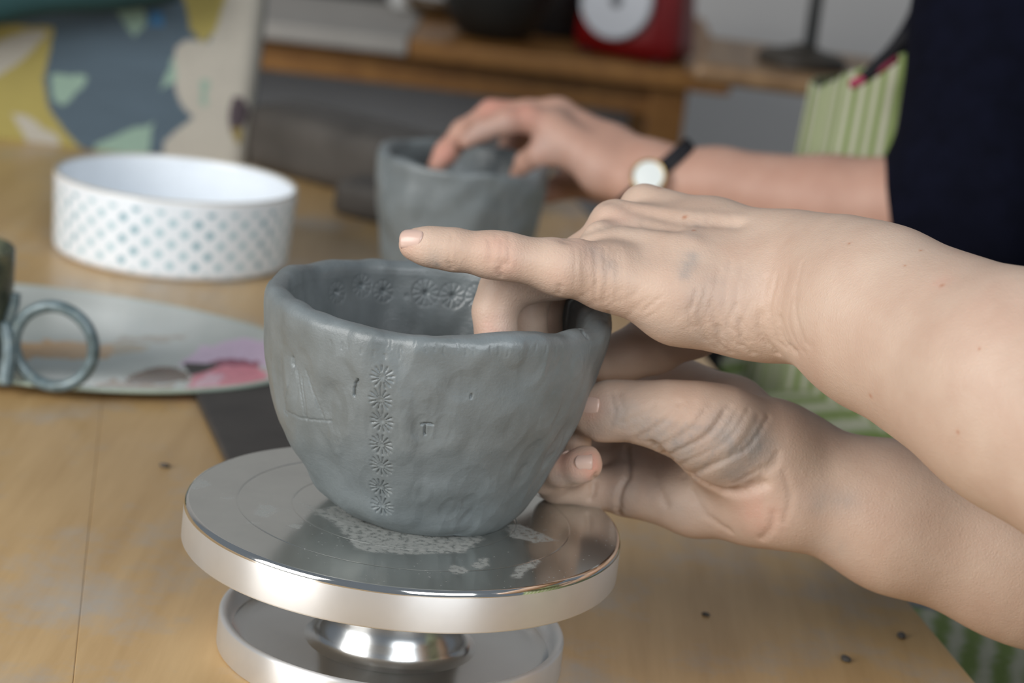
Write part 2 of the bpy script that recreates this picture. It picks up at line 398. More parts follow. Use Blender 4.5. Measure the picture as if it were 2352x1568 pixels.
for (x, y, R_, s) in [(773, 672, .005, 10), (830, 655, .0052, 11), (880, 668, .005, 10), (935, 680, .0014, 0), (978, 672, .0062, 12), (1040, 678, .0058, 11), (1097, 682, .0058, 11)]:
    c, n = pick(V, N, [(x, y)]); stamp(c[0], n[0], R_, .00035, s, .3)
    if s:
        stamp(c[0], n[0], .0014, .0013, 0); m, d = mindist(V, c, R_*1.4); g_ = np.exp(-((d-R_*.97)/.0005)**2); D[m] -= .0002*g_
for px, a_, w_, dk in [([(822, 872), (814, 888), (811, 912)], -.0014, .00045, .8), ([(968, 977), (980, 975), (994, 978)], -.0013, .0004, .8), ([(976, 978), (976, 1002)], -.0013, .0004, .8), ([(1085, 908), (1083, 917)], -.0013, .0004, .8),
                       ([(674, 822), (676, 842)], -.0008, .0008, .5), ([(676, 848), (662, 890), (650, 940), (660, 955)], -.0004, .0005, 0), ([(682, 850), (700, 960)], -.0004, .0005, 0), ([(655, 945), (700, 962), (755, 970)], -.0004, .0005, 0), ([(692, 870), (704, 965)], -.0004, .0005, 0),
                       ([(1330, 752), (1352, 778)], -.0007, .0006, .4), ([(883, 815), (884, 824)], -.0004, .0004, .6), ([(917, 800), (917, 826)], -.0003, .0003, .4), ([(700, 850), (740, 965)], -.0003, .0005, 0)]:
    r = stroke(V, N, px, a_, w_, D)
    if r is not None and dk: dark[r[0]] = np.maximum(dark[r[0]], dk*np.exp(-(r[1]/w_)**2))
for k in range(26):   # fine drag cracks under the lip
    x = 760+k*24+random.uniform(-9, 9); y = 790+random.uniform(-12, 14)+.02*(x-760); stroke(V, N, [(x, y), (x+random.uniform(-2, 2), y+random.uniform(8, 20))], -.00022, .0004, D)
for (x, y, R_, a_) in [(1090, 1010, .018, -.0014), (990, 900, .015, .0010), (1240, 880, .016, -.0012), (1090, 1180, .014, -.0016), (960, 1190, .010, -.0014), (1150, 1130, .012, .0012), (760, 900, .012, -.0012), (770, 1090, .010, -.0014), (735, 1115, .006, .0012), (1050, 880, .012, -.0009), (830, 1195, .008, -.0012), (1180, 960, .012, .001)]:
    c, n = pick(V, N, [(x, y)]); m, d = mindist(V, c, R_*2.2); D[m] += a_*np.exp(-(d/R_)**2)
rs = np.random.RandomState(5)
for k in range(80):
    x, y = rs.uniform(640, 1380), rs.uniform(800, 1215); c, n = pick(V, N, [(x, y)], 5)
    if len(c) == 0 or n[0]@(CP-c[0])/np.linalg.norm(CP-c[0]) < .25: continue
    R_ = rs.uniform(.004, .011); e1 = np.array([0, 0, 1.0])-n[0]*n[0][2]; e1 /= np.linalg.norm(e1); m, d = mindist(V, c, R_*4); q_ = V[m]-c; d2 = np.sqrt(np.maximum(0, d**2-(q_@e1)**2)+(q_@e1)**2/rs.uniform(1.2, 5)); D[m] += rs.choice([-1, -1, 1])*rs.uniform(.0003, .0008)*np.clip(1.15-(d2/R_)**2, 0, .75)
V = V+N*D[:, None]
cc = np.array(lin(113, 120, 122))*(1+.10*vnoise(V, 40, 5))[:, None]
pot = obj('clay_pot', V, Q, CLAY, None, True, cc); tag(pot, 'wet grey hand-pinched clay pot with a column of stamped flowers, on the banding wheel', 'clay pot')

# ------------------------------------------------------------------ implicit-surface body builder
class Sdf:
    def __init__(s, lo, hi, h):
        s.h = h; s.lo = np.array(lo, float); s.n = np.ceil((np.array(hi)-s.lo)/h).astype(int)+1
        s.f = np.full(s.n, .05, np.float32); s.ax = [s.lo[a]+h*np.arange(s.n[a]) for a in range(3)]
    def sub(s, lo, hi):
        i0 = np.clip(np.floor((lo-s.lo)/s.h).astype(int), 0, s.n); i1 = np.clip(np.ceil((hi-s.lo)/s.h).astype(int)+1, 0, s.n)
        return tuple(slice(a, b) for a, b in zip(i0, i1))
    def pts(s, sl): return [s.ax[0][sl[0]][:, None, None].astype(np.float32), s.ax[1][sl[1]][None, :, None].astype(np.float32), s.ax[2][sl[2]][None, None, :].astype(np.float32)]
    @staticmethod
    def cone(p, a, b, r1, r2, flat=None):
        ba = b-a; L2 = float(ba@ba)+1e-12
        w = [p[k]-np.float32(a[k]) for k in range(3)]
        t = np.clip((w[0]*ba[0]+w[1]*ba[1]+w[2]*ba[2])/L2, 0, 1)
        w = [w[k]-t*np.float32(ba[k]) for k in range(3)]
        if flat is not None:
            n, sc = flat; dn = (w[0]*n[0]+w[1]*n[1]+w[2]*n[2])*(sc-1); w = [w[k]+dn*n[k] for k in range(3)]
        return np.sqrt(w[0]**2+w[1]**2+w[2]**2)-(r1+(r2-r1)*t)
    @staticmethod
    def smin(a, b, k):
        h = np.maximum(k-np.abs(a-b), 0)/k; return np.minimum(a, b)-h*h*k*.25
    def chain(s, segs, k_in, k_out):
        """segs: list of (a,b,r1,r2[,flat]); joined with k_in, then merged with k_out"""
        lo = np.min([np.minimum(g[0], g[1])-max(g[2], g[3]) for g in segs], 0)-k_out-.004; hi = np.max([np.maximum(g[0], g[1])+max(g[2], g[3]) for g in segs], 0)+k_out+.004
        sl = s.sub(lo, hi); p = s.pts(sl); f = None
        for g in segs:
            d = s.cone(p, *g); f = d if f is None else s.smin(f, d, k_in)
        s.f[sl] = s.smin(s.f[sl], f, k_out)
    def mesh(s):
        f = s.f; neg = f < 0; c = np.zeros(np.array(f.shape)-1, np.uint8)
        for i in (0, 1):
            for j in (0, 1):
                for k in (0, 1): c += neg[i:f.shape[0]-1+i, j:f.shape[1]-1+j, k:f.shape[2]-1+k]
        act = np.argwhere((c > 0) & (c < 8)); idx = np.full(c.shape, -1, np.int32); idx[tuple(act.T)] = np.arange(len(act))
        cor = np.array([(i, j, k) for i in (0, 1) for j in (0, 1) for k in (0, 1)])
        val = np.stack([f[tuple((act+o).T)] for o in cor], 1); acc = np.zeros((len(act), 3)); cnt = np.zeros(len(act))
        for a in range(8):
            for b in range(a+1, 8):
                if np.abs(cor[a]-cor[b]).sum() != 1: continue
                m = (val[:, a] < 0) != (val[:, b] < 0); t = val[m, a]/(val[m, a]-val[m, b])
                acc[m] += cor[a]+t[:, None]*(cor[b]-cor[a]); cnt[m] += 1
        V = s.lo+(act+acc/cnt[:, None])*s.h; Q = []
        for ax in range(3):
            sh = list(f.shape); sh[ax] -= 1
            A = neg[tuple(slice(0, sh[ax]) if q == ax else slice(None) for q in range(3))]; B = neg[tuple(slice(1, None) if q == ax else slice(None) for q in range(3))]
            e = np.argwhere(A != B); u, v = (ax+1) % 3, (ax+2) % 3
            ok = (e[:, u] > 0) & (e[:, v] > 0) & (e[:, u] < f.shape[u]-1) & (e[:, v] < f.shape[v]-1); e = e[ok]
            def cell(du, dv):
                q = e.copy(); q[:, u] -= du; q[:, v] -= dv; return idx[tuple(q.T)]
            quad = np.stack([cell(1, 1), cell(0, 1), cell(0, 0), cell(1, 0)], 1); fl = ~A[tuple(e.T)]
            quad[fl] = quad[fl][:, ::-1]; Q.append(quad)
        return V, np.vstack(Q)
def S(px, py, d, r):            # joint: a point at real distance d and its radius (r given in reference pixels)
    return P(px, py, d), r*d/F
def segs(js, flat=None):
    out = []
    for a, b in zip(js, js[1:]): out.append((a[0], b[0], a[1], b[1])+((flat,) if flat else ()))
    return out
SK = np.array((.560, .412, .322))
def nail(name, V, N, px, wid, ln, mat, parent, along_px):
    c, n = pick(V, N, [px]); c, n = c[0], n[0]
    a2, _ = pick(V, N, [along_px]); t = a2[0]-c; t -= n*(t@n); t /= np.linalg.norm(t); b = np.cross(n, t)
    nu, nv = 11, 11; vs = []
    for lay in (0, 1):
        for i in range(nu):
            for j in range(nv):
                u = (i/(nu-1)*2-1); v = (j/(nv-1)*2-1); sq = math.sqrt(max(0, 1-.5*v*v)); su = u*(1-.12*max(0, v)**2-.05*v**4)
                x, y = su*wid/2, v*ln/2*(math.sqrt(max(0, 1-.55*u*u)) if v > 0 else math.sqrt(max(0, 1-.22*u*u)))
                z = -x*x/(wid*.95)-y*y/(ln*4)+(.0006 if lay else -.0012)
                vs.append(c+b*x+t*y+n*z)
    fs = [[i*nv+j, (i+1)*nv+j, (i+1)*nv+j+1, i*nv+j+1] for i in range(nu-1) for j in range(nv-1)]; o_ = nu*nv
    fs = [f[::-1] for f in fs]+[[q+o_ for q in f] for f in fs]
    ring = [i*nv for i in range(nu)]+[(nu-1)*nv+j for j in range(1, nv)]+[i*nv+nv-1 for i in range(nu-2, -1, -1)]+[j for j in range(nv-2, 0, -1)]
    for a_, b_ in zip(ring, ring[1:]+ring[:1]): fs.append([a_, b_, b_+o_, a_+o_])
    return obj(name, np.array(vs), fs, mat, parent)
NAIL = plain('fingernail', lin(206, 176, 162), .3, var=.03)

potter = empty('person', (.50, -.12, -.30), 'potter in a green striped apron, bare forearms, both hands shaping the front clay pot', 'person')

# --- left arm and hand (upper hand: little finger stretched out, the others hooked into the pot, thumb outside)
LA = Sdf((-.035, -.30, .085), (.345, .105, .275), .00095)
ELB = (np.array([.318, -.215, .150]), .047)
k1 = S(1925, 646, .922, 142); w1 = S(1835, 612, .940, 111); w2 = S(1835, 690, .930, 108)
m1 = S(2010, 690, .905, 164); m2 = S(2010, 760, .900, 166)
n1 = S(2352, 860, .845, 222); n2 = S(2352, 935, .840, 228)
LA.chain([(w1[0], k1[0], w1[1], k1[1]), (k1[0], m1[0], k1[1], m1[1]), (m1[0], n1[0], m1[1], n1[1]), (n1[0], ELB[0], n1[1], ELB[1])], .01, .012)
LA.chain([(w2[0], m2[0], w2[1], m2[1]), (m2[0], n2[0], m2[1], n2[1]), (n2[0], ELB[0], n2[1], ELB[1])], .01, .02)
def meta(js, ko=.012): LA.chain(segs(js), .008, ko)
meta([S(1480, 478, .985, 56), S(1640, 540, .965, 78), w1])
meta([S(1412, 514, .965, 58), S(1600, 575, .955, 82), S(1800, 620, .945, 100)])
meta([S(1385, 566, .945, 60), S(1580, 620, .940, 88), S(1800, 670, .935, 105)])
meta([S(1395, 640, .925, 72), S(1560, 680, .927, 92), S(1720, 704, .930, 98), w2], .014)
LA.chain([(S(1560, 700, .935, 70)[0], S(1760, 718, .935, 96)[0], S(1560, 700, .935, 80)[1], S(1760, 718, .935, 92)[1])], .008, .012)   # heel of the hand
LA.chain(segs([S(1500, 640, .965, 80), S(1700, 690, .955, 95)]), .01, .012)                                                                # palm body
def finger(G, js, ko=.004, ki=.005): G.chain(segs(js), ki, ko)
finger(LA, [S(1400, 632, .925, 72), S(1290, 613, .918, 63), S(1160, 588, .914, 50), S(1120, 584, .914, 48), S(1040, 573, .914, 45), S(985, 566, .914, 41), S(950, 561, .914, 35)], .006)
finger(LA, [S(1390, 585, .945, 58), S(1290, 630, .945, 52), S(1155, 664, .945, 50), S(1136, 715, .945, 47), S(1140, 775, .945, 44), S(1148, 830, .947, 40), S(1155, 860, .948, 34)], .005)
finger(LA, [S(1412, 530, .965, 56), S(1330, 600, .967, 52), S(1215, 660, .967, 50), S(1205, 720, .967, 47), S(1215, 790, .968, 44), S(1230, 870, .968, 38)], .004)
finger(LA, [S(1480, 490, .985, 54), S(1400, 570, .990, 50), S(1285, 620, .992, 48), S(1245, 700, .992, 45), S(1250, 775, .990, 42), S(1260, 840, .988, 36)], .004)
finger(LA, [S(1680, 670, .975, 85), S(1590, 740, 1.000, 78), S(1500, 790, 1.012, 66), S(1425, 822, 1.010, 54), S(1385, 836, 1.008, 42)], .010)   # thumb outside the wall
V, Q = LA.mesh(); V = smooth_mesh(V, Q, 4, .5); N = vnormals(V, Q); D = np.zeros(len(V))
def rnd(x, s): return x+random.uniform(-s, s)
# tendons and knuckle hollows
for px, a_, w_ in [([(1300, 548), (1400, 512), (1480, 516), (1560, 524)], -.0016, .0042), ([(1400, 462), (1450, 478), (1560, 505), (1700, 515)], -.0014, .0038), ([(1420, 600), (1480, 590), (1600, 590)], -.0008, .006), ([(1420, 468), (1550, 486), (1700, 500)], .0006, .004), ([(1330, 545), (1440, 535), (1600, 550)], .0009, .005), ([(1395, 478), (1420, 486)], .0012, .006), ([(1480, 440), (1500, 445)], .0010, .006)]:
    stroke(V, N, px, a_, w_, D, 6)
# finger joint creases (little finger), palm-side crease notches
for x, n_, sp in ((1042, 2, 7), (1148, 6, 11), (1375, 9, 13)):
    for k in range(n_):
        x0 = x+(k-(n_-1)/2)*sp+random.uniform(-3, 3); top = 545 if x < 1300 else 565; bot = 610 if x < 1300 else 690
        stroke(V, N, [(x0, rnd(top, 6)), (x0+random.uniform(-6, 6), (top+bot)/2), (x0+random.uniform(-10, 6), rnd(bot, 10))], -random.uniform(.00018, .00034), .0006, D)
for px in ([(1150, 636), (1148, 620), (1160, 600)], [(1034, 616), (1030, 600)], [(1282, 674), (1284, 655)], [(1396, 734), (1398, 715)]): stroke(V, N, px, -.0006, .0011, D)
# fine diagonal lines on the hand's side, folds at the wrist
for k in range(30):
    x = random.uniform(1300, 1640); y = random.uniform(640, 700)+(x-1300)*.22; L_ = random.uniform(20, 55)
    stroke(V, N, [(x, y), (x+L_*.75, y-L_*.55)], -.00018, .0005, D)
for k in range(17):
    x = 1580+k*15+random.uniform(-5, 5); y1 = 640+random.uniform(-40, 60); y2 = 805+(k > 8)*10-random.uniform(0, 25)
    stroke(V, N, [(x+25, y1), (x+8, (y1+y2)/2), (x+28, y2-20), (x+48, y2)], -random.uniform(.00018, .00042), random.uniform(.0008, .0013), D)
for px, a_ in (([(1745, 720), (1752, 770), (1790, 815)], -.0008), ([(1700, 740), (1705, 785), (1730, 815)], -.0007), ([(1790, 730), (1800, 780), (1830, 812)], -.0008), ([(1650, 750), (1655, 790), (1680, 812)], -.0006), ([(1835, 660), (1828, 720), (1840, 790)], -.0002)): stroke(V, N, px, a_, .0013, D)
V = V+N*D[:, None]; N = vnormals(V, Q)
C_ = np.tile(SK, (len(V), 1))*(1+.05*vnoise(V, 60, 3))[:, None]
def tint(V, N, C_, px, col, rad, amt, step=6):
    pts, _ = pick(V, N, dens(px, step) if len(px) > 1 else px)
    if len(pts) == 0: return
    m, d = mindist(V, pts, rad*2.5); w = (amt*np.exp(-(d/rad)**2)*np.clip(.85+.45*vnoise(V[m], 500 if rad < .006 else 240, 4, 2), 0, 1.3))[:, None].clip(0, 1); C_[m] = C_[m]*(1-w)+np.array(col)*w
CL = lin(140, 140, 140); PINK = lin(208, 160, 144); FRE = lin(168, 106, 72)
for px, r_, a_ in [([(1570, 630), (1590, 590)], .003, .45), ([(1590, 540), (1600, 520)], .003, .25), ([(1360, 575), (1395, 610)], .004, .32), ([(1600, 700), (1640, 650)], .008, .22), ([(985, 605), (1000, 590)], .003, .25), ([(1000, 608)], .0015, .6), ([(1480, 745), (1600, 780)], .005, .18), ([(1720, 640), (1640, 780)], .008, .16), ([(1150, 760), (1175, 770)], .006, .25), ([(1300, 700), (1360, 720)], .006, .12)]: tint(V, N, C_, px, CL, r_, a_)
for px, r_, a_ in [([(1148, 560), (1160, 610)], .007, .35), ([(930, 560)], .006, .4), ([(1280, 640)], .006, .2), ([(1420, 500)], .01, .25), ([(1330, 560)], .008, .25), ([(1130, 755)], .007, .5), ([(2160, 650)], .004, .35), ([(2300, 700)], .02, .15)]: tint(V, N, C_, px, PINK, r_, a_)
for px, r_ in [([(1574, 498)], .0011), ([(1594, 531)], .0008), ([(2165, 655)], .0010), ([(2115, 575)], .0007), ([(2000, 910)], .0010), ([(2200, 995)], .0008), ([(1515, 430)], .0009), ([(2080, 610)], .0006), ([(1950, 560)], .0006), ([(2250, 800)], .0006)]: tint(V, N, C_, px, FRE, r_, .8)
bodyV, bodyQ, bodyC = [V], [Q], [C_]
nL = (V, N)

# --- right arm and hand (lower hand: palm towards the camera, thumb on the wall, fingers cupped round the back)
RA = Sdf((.045, -.085, -.015), (.44, .135, .190), .00095)
ELR = (np.array([.405, -.005, .050]), .046)
w1 = S(1800, 1052, .985, 96); w2 = S(1800, 1138, .980, 98)
m1 = S(2060, 1168, .985, 142); m2 = S(2060, 1208, .980, 142)
n1 = S(2352, 1260, .985, 182); n2 = S(2352, 1272, .980, 182)
for a, b, c in ((w1, m1, n1), (w2, m2, n2)):
    RA.chain([(a[0], b[0], a[1], b[1]), (b[0], c[0], b[1], c[1]), (c[0], ELR[0], c[1], ELR[1])], .01, .015)
RA.chain(segs([S(1445, 1128, 1.010, 58), S(1600, 1150, 1.000, 76), S(1730, 1158, .990, 84), w2]), .008, .012)
RA.chain(segs([S(1455, 1090, 1.022, 58), S(1620, 1100, 1.010, 76), w2]), .008, .012)
RA.chain(segs([S(1470, 1020, 1.032, 58), S(1620, 1040, 1.020, 76), w1]), .008, .012)
RA.chain(segs([S(1560, 880, 1.036, 62), S(1680, 950, 1.015, 80), w1]), .008, .014)
# fingers
finger(RA, [S(1445, 1125, 1.010, 54), S(1360, 1122, 1.012, 46), S(1278, 1110, 1.006, 42), S(1252, 1090, .984, 40), S(1290, 1078, .968, 37), S(1335, 1070, .960, 36), S(1350, 1068, .958, 33)], .004, .004)
finger(RA, [S(1455, 1088, 1.022, 54), S(1380, 1080, 1.028, 46), S(1312, 1100, 1.016, 43), S(1314, 1076, .992, 38), S(1321, 1042, .982, 33), S(1325, 1020, .979, 29)], .003, .004)
finger(RA, [S(1470, 1025, 1.032, 54), S(1380, 1010, 1.040, 48), S(1280, 990, 1.030, 43), S(1220, 975, 1.026, 38)], .003)
finger(RA, [S(1560, 885, 1.036, 56), S(1450, 905, 1.046, 48), S(1350, 910, 1.040, 43), S(1280, 905, 1.030, 37)], .003)
# thumb
finger(RA, [S(1735, 1020, .975, 105), S(1650, 990, .966, 100), S(1580, 968, .962, 84), S(1520, 952, .962, 68), S(1450, 944, .964, 59), S(1395, 942, .966, 58), S(1352, 944, .968, 46)], .012, .008)
RA.chain(segs([S(1660, 1030, .975, 86), S(1770, 1060, .978, 92)]), .008, .012)
V, Q = RA.mesh(); V = smooth_mesh(V, Q, 4, .5); N = vnormals(V, Q); D = np.zeros(len(V))
# thenar folds sweeping from the thumb to the wrist
for k in range(13):
    t = min(1, max(0, k/12+random.uniform(-.04, .04))); x0 = 1455+t*205; y0 = 915+t*10+random.uniform(-8, 18); x1 = x0-25-t*55; y1 = 985+t*122+random.uniform(-14, 4)
    stroke(V, N, [(x0+45+t*60, y0+t*30), (x0+20+t*30, (y0+y1)/2+t*20), (x1, y1)], -random.uniform(.00025, .0008), random.uniform(.0010, .0018), D)
for px, a_, w_ in [([(1500, 1022), (1560, 1078), (1640, 1122), (1695, 1132), (1760, 1110)], -.0022, .0022), ([(1437, 1015), (1445, 1080), (1425, 1130), (1420, 1182)], -.0016, .0013), ([(1368, 1090), (1365, 1120), (1355, 1150)], -.0014, .0012), ([(1590, 1130), (1620, 1180), (1680, 1222)], -.0007, .0016), ([(1780, 1180), (1770, 1215), (1745, 1240)], -.0008, .0018),
                   ([(1500, 1040), (1510, 1110), (1530, 1160)], -.0008, .0020), ([(1660, 1135), (1740, 1100), (1790, 1060)], -.0007, .0014), ([(1690, 1110), (1760, 1070), (1790, 1040)], -.0006, .0013), ([(1800, 1080), (1815, 1140), (1800, 1200)], -.0004, .0014), ([(1420, 905), (1432, 945), (1420, 985)], -.0004, .0012), ([(1402, 905), (1412, 945), (1402, 980)], -.0004, .001)]:
    stroke(V, N, px, a_, w_, D)
V = V+N*D[:, None]; N = vnormals(V, Q)
C_ = np.tile(SK, (len(V), 1))*(1+.05*vnoise(V, 60, 8))[:, None]
for px, r_, a_ in [([(1670, 990), (1700, 1040), (1735, 1010)], .009, .55), ([(1740, 1030), (1690, 1080)], .008, .45), ([(1560, 1020), (1640, 1090), (1690, 1105)], .007, .35), ([(1440, 960), (1480, 985)], .008, .3), ([(1360, 985), (1440, 990)], .006, .3), ([(1440, 1050), (1425, 1170)], .006, .35), ([(1500, 1120), (1580, 1170)], .012, .25), ([(1880, 1150), (1940, 1150)], .006, .30), ([(1900, 1250), (1920, 1260)], .008, .2), ([(1400, 930), (1430, 950)], .006, .3), ([(1280, 1100), (1340, 1100)], .004, .4)]: tint(V, N, C_, px, CL, r_, a_)
for k in range(12):
    t = k/11; tint(V, N, C_, [(1490+t*185, 965+t*25), (1475+t*165, 985+t*50), (1468+t*130, 1000+t*102)], CL, random.uniform(.0009, .0018), random.uniform(.15, .45))
for px, r_, a_ in [([(1360, 1065)], .006, .7), ([(1300, 1040)], .006, .4), ([(1740, 1180)], .012, .35), ([(1300, 1060), (1340, 1085)], .006, .35), ([(1362, 935)], .005, .4)]: tint(V, N, C_, px, lin(206, 140, 124), r_, a_)
bodyV.append(V); bodyQ.append(Q); bodyC.append(C_); nR = (V, N)
# upper arms, shoulders and trunk of the same body (outside the picture, under the clothing)
TB = Sdf((.25, -.46, -.40), (.80, .22, .46), .006)
SHL = (np.array([.47, -.29, .33]), .055); SHR = (np.array([.61, .03, .32]), .055)
TB.chain([(ELB[0], SHL[0], .046, .052)], .01, .02); TB.chain([(ELR[0], SHR[0], .045, .052)], .01, .02)
TB.chain([(SHL[0], SHR[0], .06, .06)], .01, .04); TB.chain([(np.array([.545, -.13, .26]), np.array([.575, -.12, -.12]), .115, .125)], .01, .06)
TB.chain([(np.array([.535, -.13, .33]), np.array([.53, -.13, .44]), .055, .052)], .01, .03)
V, Q = TB.mesh(); bodyV.append(V); bodyQ.append(Q); bodyC.append(np.tile(SK, (len(V), 1)))
off = np.cumsum([0]+[len(v) for v in bodyV])
obj('body', np.vstack(bodyV), np.vstack([q+o for q, o in zip(bodyQ, off)]), SKIN, potter, True, np.vstack(bodyC))
nail('fingernail', nL[0], nL[1], (942, 543), .0085, .0100, NAIL, potter, (985, 545))
nail('fingernail', nR[0], nR[1], (1352, 930), .0112, .0100, NAIL, potter, (1400, 930))
nail('fingernail', nR[0], nR[1], (1338, 1058), .0068, .0075, NAIL, potter, (1300, 1066))
nail('fingernail', nR[0], nR[1], (1303, 1028), .0060, .0070, NAIL, potter, (1302, 1060))

# ------------------------------------------------------------------ potter's clothes
def stripes(u, pitch, c1, c2, duty=.5, soft=.12):
    f = np.abs(((u/pitch) % 1)-.5)*2; w = np.clip((f-(1-duty))/soft+.5, 0, 1)[:, None]; return np.array(c1)*w+np.array(c2)*(1-w)
CLOTH = vcol('woven_cotton', .85, 900, .10, .25, .0006)
GRN, CRM = lin(128, 148, 84), lin(194, 194, 172)
NAVY = plain('navy_knit', lin(10, 12, 26), .95, var=.25, scale=60, bump=.2); NAVY.node_tree.nodes['Principled BSDF'].inputs['Specular IOR Level'].default_value = .12; BLACKC = plain('black_trousers', lin(18, 18, 20), .9, var=.2)
GREYC = plain('grey_shirt', lin(120, 124, 130), .9, var=.1, scale=40)
sh = Sdf((.25, -.46, -.34), (.80, .22, .44), .006)
sh.chain([(SHL[0]*.62+ELB[0]*.38, SHL[0], .060, .066)], .01, .02); sh.chain([(SHR[0]*.62+ELR[0]*.38, SHR[0], .060, .066)], .01, .02)
sh.chain([(SHL[0], SHR[0], .070, .070)], .01, .04); sh.chain([(np.array([.545, -.13, .26]), np.array([.575, -.12, -.14]), .125, .138)], .01, .06)
V, Q = sh.mesh(); obj('shirt', V, Q, GREYC, potter)
ap = Sdf((.10, -.36, -.32), (.80, .42, .36), .005)
ap.chain([(np.array([.60, .14, -.120]), np.array([.20, .285, -.138]), .096, .084)], .01, .03); ap.chain([(np.array([.54, -.20, -.135]), np.array([.16, -.07, -.140]), .092, .080)], .01, .03)
ap.chain([(np.array([.55, .0, -.13]), np.array([.22, .14, -.142]), .088, .080)], .01, .03)
ap.chain([(np.array([.545, -.13, .20]), np.array([.575, -.12, -.14]), .132, .146)], .01, .04)
V, Q = ap.mesh(); ctr = V[Q].mean(1); fr = (ctr-np.array([.56, -.12, 0]))@np.array([-.92, .39, 0]); keep = (fr > -.02) & (ctr[:, 2] > -.21); Q = Q[keep]
u = np.where(V[:, 2] > -.03, V[:, 1]*.92+V[:, 0]*.39, V[:, 0]*.88-V[:, 1]*.2)
a_ = obj('apron', V, Q, CLOTH, potter, True, stripes(u, .0155, GRN, CRM, .55, .25))
a_.modifiers.new('s', 'SOLIDIFY').thickness = .002

# ------------------------------------------------------------------ second potter behind
lady = empty('person', (.40, .82, -.40), 'potter in a navy sweater and pale green striped apron working the rear clay pot', 'person')
BH = Sdf((-.06, .50, .04), (.36, .76, .22), .0017)
finger(BH, [S(1280, 268, 1.63, 40), S(1215, 262, 1.63, 32), S(1130, 262, 1.63, 32), S(1065, 305, 1.62, 29), S(1025, 350, 1.615, 26), S(1003, 380, 1.61, 21)], .004)
finger(BH, [S(1270, 285, 1.61, 40), S(1215, 272, 1.60, 32), S(1165, 280, 1.595, 29), S(1110, 300, 1.60, 24), S(1070, 325, 1.60, 19)], .003)
finger(BH, [S(1290, 275, 1.65, 40), S(1230, 290, 1.66, 32), S(1180, 320, 1.665, 28), S(1150, 380, 1.66, 24), S(1145, 420, 1.655, 20)], .003)
finger(BH, [S(1300, 340, 1.60, 40), S(1240, 355, 1.60, 30), S(1210, 372, 1.61, 25), S(1190, 400, 1.62, 20)], .003)
finger(BH, [S(1400, 420, 1.64, 50), S(1310, 420, 1.67, 34), S(1260, 440, 1.67, 28)], .01)
BW1, BW2 = S(1495, 385, 1.585, 58), S(1480, 425, 1.580, 58)
BH.chain(segs([S(1278, 272, 1.63, 44), S(1400, 345, 1.605, 58), BW1]), .008, .008)
BH.chain(segs([S(1275, 305, 1.60, 42), S(1390, 388, 1.59, 60), BW2]), .008, .010)
BE = S(2230, 480, 1.52, 118)
BH.chain(segs([BW1, S(1650, 418, 1.57, 72), S(1900, 458, 1.55, 94), BE]), .01, .01); BH.chain(segs([BW2, S(1650, 432, 1.57, 72), S(1900, 475, 1.55, 96), BE]), .01, .01)
V, Q = BH.mesh(); V = smooth_mesh(V, Q, 3); N = vnormals(V, Q); BHV = V
C_ = np.tile(np.array(lin(192, 152, 134)), (len(V), 1))*(1+.05*vnoise(V, 40, 8))[:, None]
for px, r_, a_ in [([(1130, 240)], .014, .5), ([(1200, 260)], .012, .4), ([(1015, 350)], .012, .5)]: tint(V, N, C_, px, lin(214, 140, 125), r_, a_)
for px, r_, a_ in [([(1240, 330), (1350, 410)], .014, .35), ([(1090, 310), (1160, 290)], .008, .5)]: tint(V, N, C_, px, lin(165, 150, 146), r_, a_)
TB2 = Sdf((.15, .48, -.30), (.85, 1.20, .62), .008)
SH2L = P(2330, -330, 1.60); SH2R = SH2L+np.array([.16, .28, 0]); TC1, TC2 = P(2225, 470, 1.76), P(2430, 20, 1.80); TC3 = P(2480, -260, 1.80)
TB2.chain([(BE[0], SH2L, .034, .045)], .01, .02); TB2.chain([(TC1, TC2, .105, .085), (TC2, TC3, .085, .09), (TC3, SH2L, .08, .055), (TC3, SH2R, .08, .055)], .05, .05)
V2, Q2 = TB2.mesh()
obj('body', np.vstack([V, V2]), np.vstack([Q, Q2+len(V)]), SKIN, lady, True, np.vstack([C_, np.tile(lin(192, 152, 134), (len(V2), 1))]))
sw = Sdf((.12, .42, -.36), (.92, 1.28, .60), .005)
cuff = S(2135, 475, 1.532, 138)
sw.chain([(cuff[0], P(2250, 445, 1.53), cuff[1], .062), (P(2250, 445, 1.53), P(2300, 60, 1.56), .062, .057), (P(2300, 60, 1.56), SH2L, .056, .062)], .02, .01)
sw.chain([(P(2235, 700, 1.76), TC1, .115, .113), (TC1, TC2, .113, .095), (TC2, TC3, .095, .098), (TC3, SH2L, .09, .065), (TC3, SH2R, .09, .065)], .05, .015)
V, Q = sw.mesh(); V = smooth_mesh(V, Q, 2); N = vnormals(V, Q); V = V+N*(.0025*vnoise(V*np.array([1, 1, .35]), 22, 4, 2))[:, None]
obj('sweater', V, Q, NAVY, lady)
# apron bib hanging in front, neck strap
AC = P(2188, 300, 1.74); zt = ony(1900, 195, AC[1])[2]; nu, nv = 260, 40; vs = []
for i in range(nu):
    th = math.radians(95+i/(nu-1)*165)          # around the front (-x) from far side to near side
    top = zt+max(0, (i/(nu-1)-.60))*.15
    for j in range(nv):
        v = j/(nv-1); z = -.17+(top+.17)*v; r = .127+.006*math.cos(3*v)-.010*v+.0012*math.sin(i*.21)
        vs.append((AC[0]+r*math.cos(th), AC[1]+r*.95*math.sin(th), z))
vs = np.array(vs); uu = np.repeat(np.arange(nu), nv)/nu*.36
o = obj('apron', vs, grid_faces(nu, nv), CLOTH, lady, True, stripes(uu, .0135, GRN, CRM, .5, .3)); o.modifiers.new('s', 'SOLIDIFY').thickness = .002
STRAP = plain('black_strap', lin(22, 22, 28), .8); PINKT = plain('pink_trim', lin(165, 60, 90), .8)
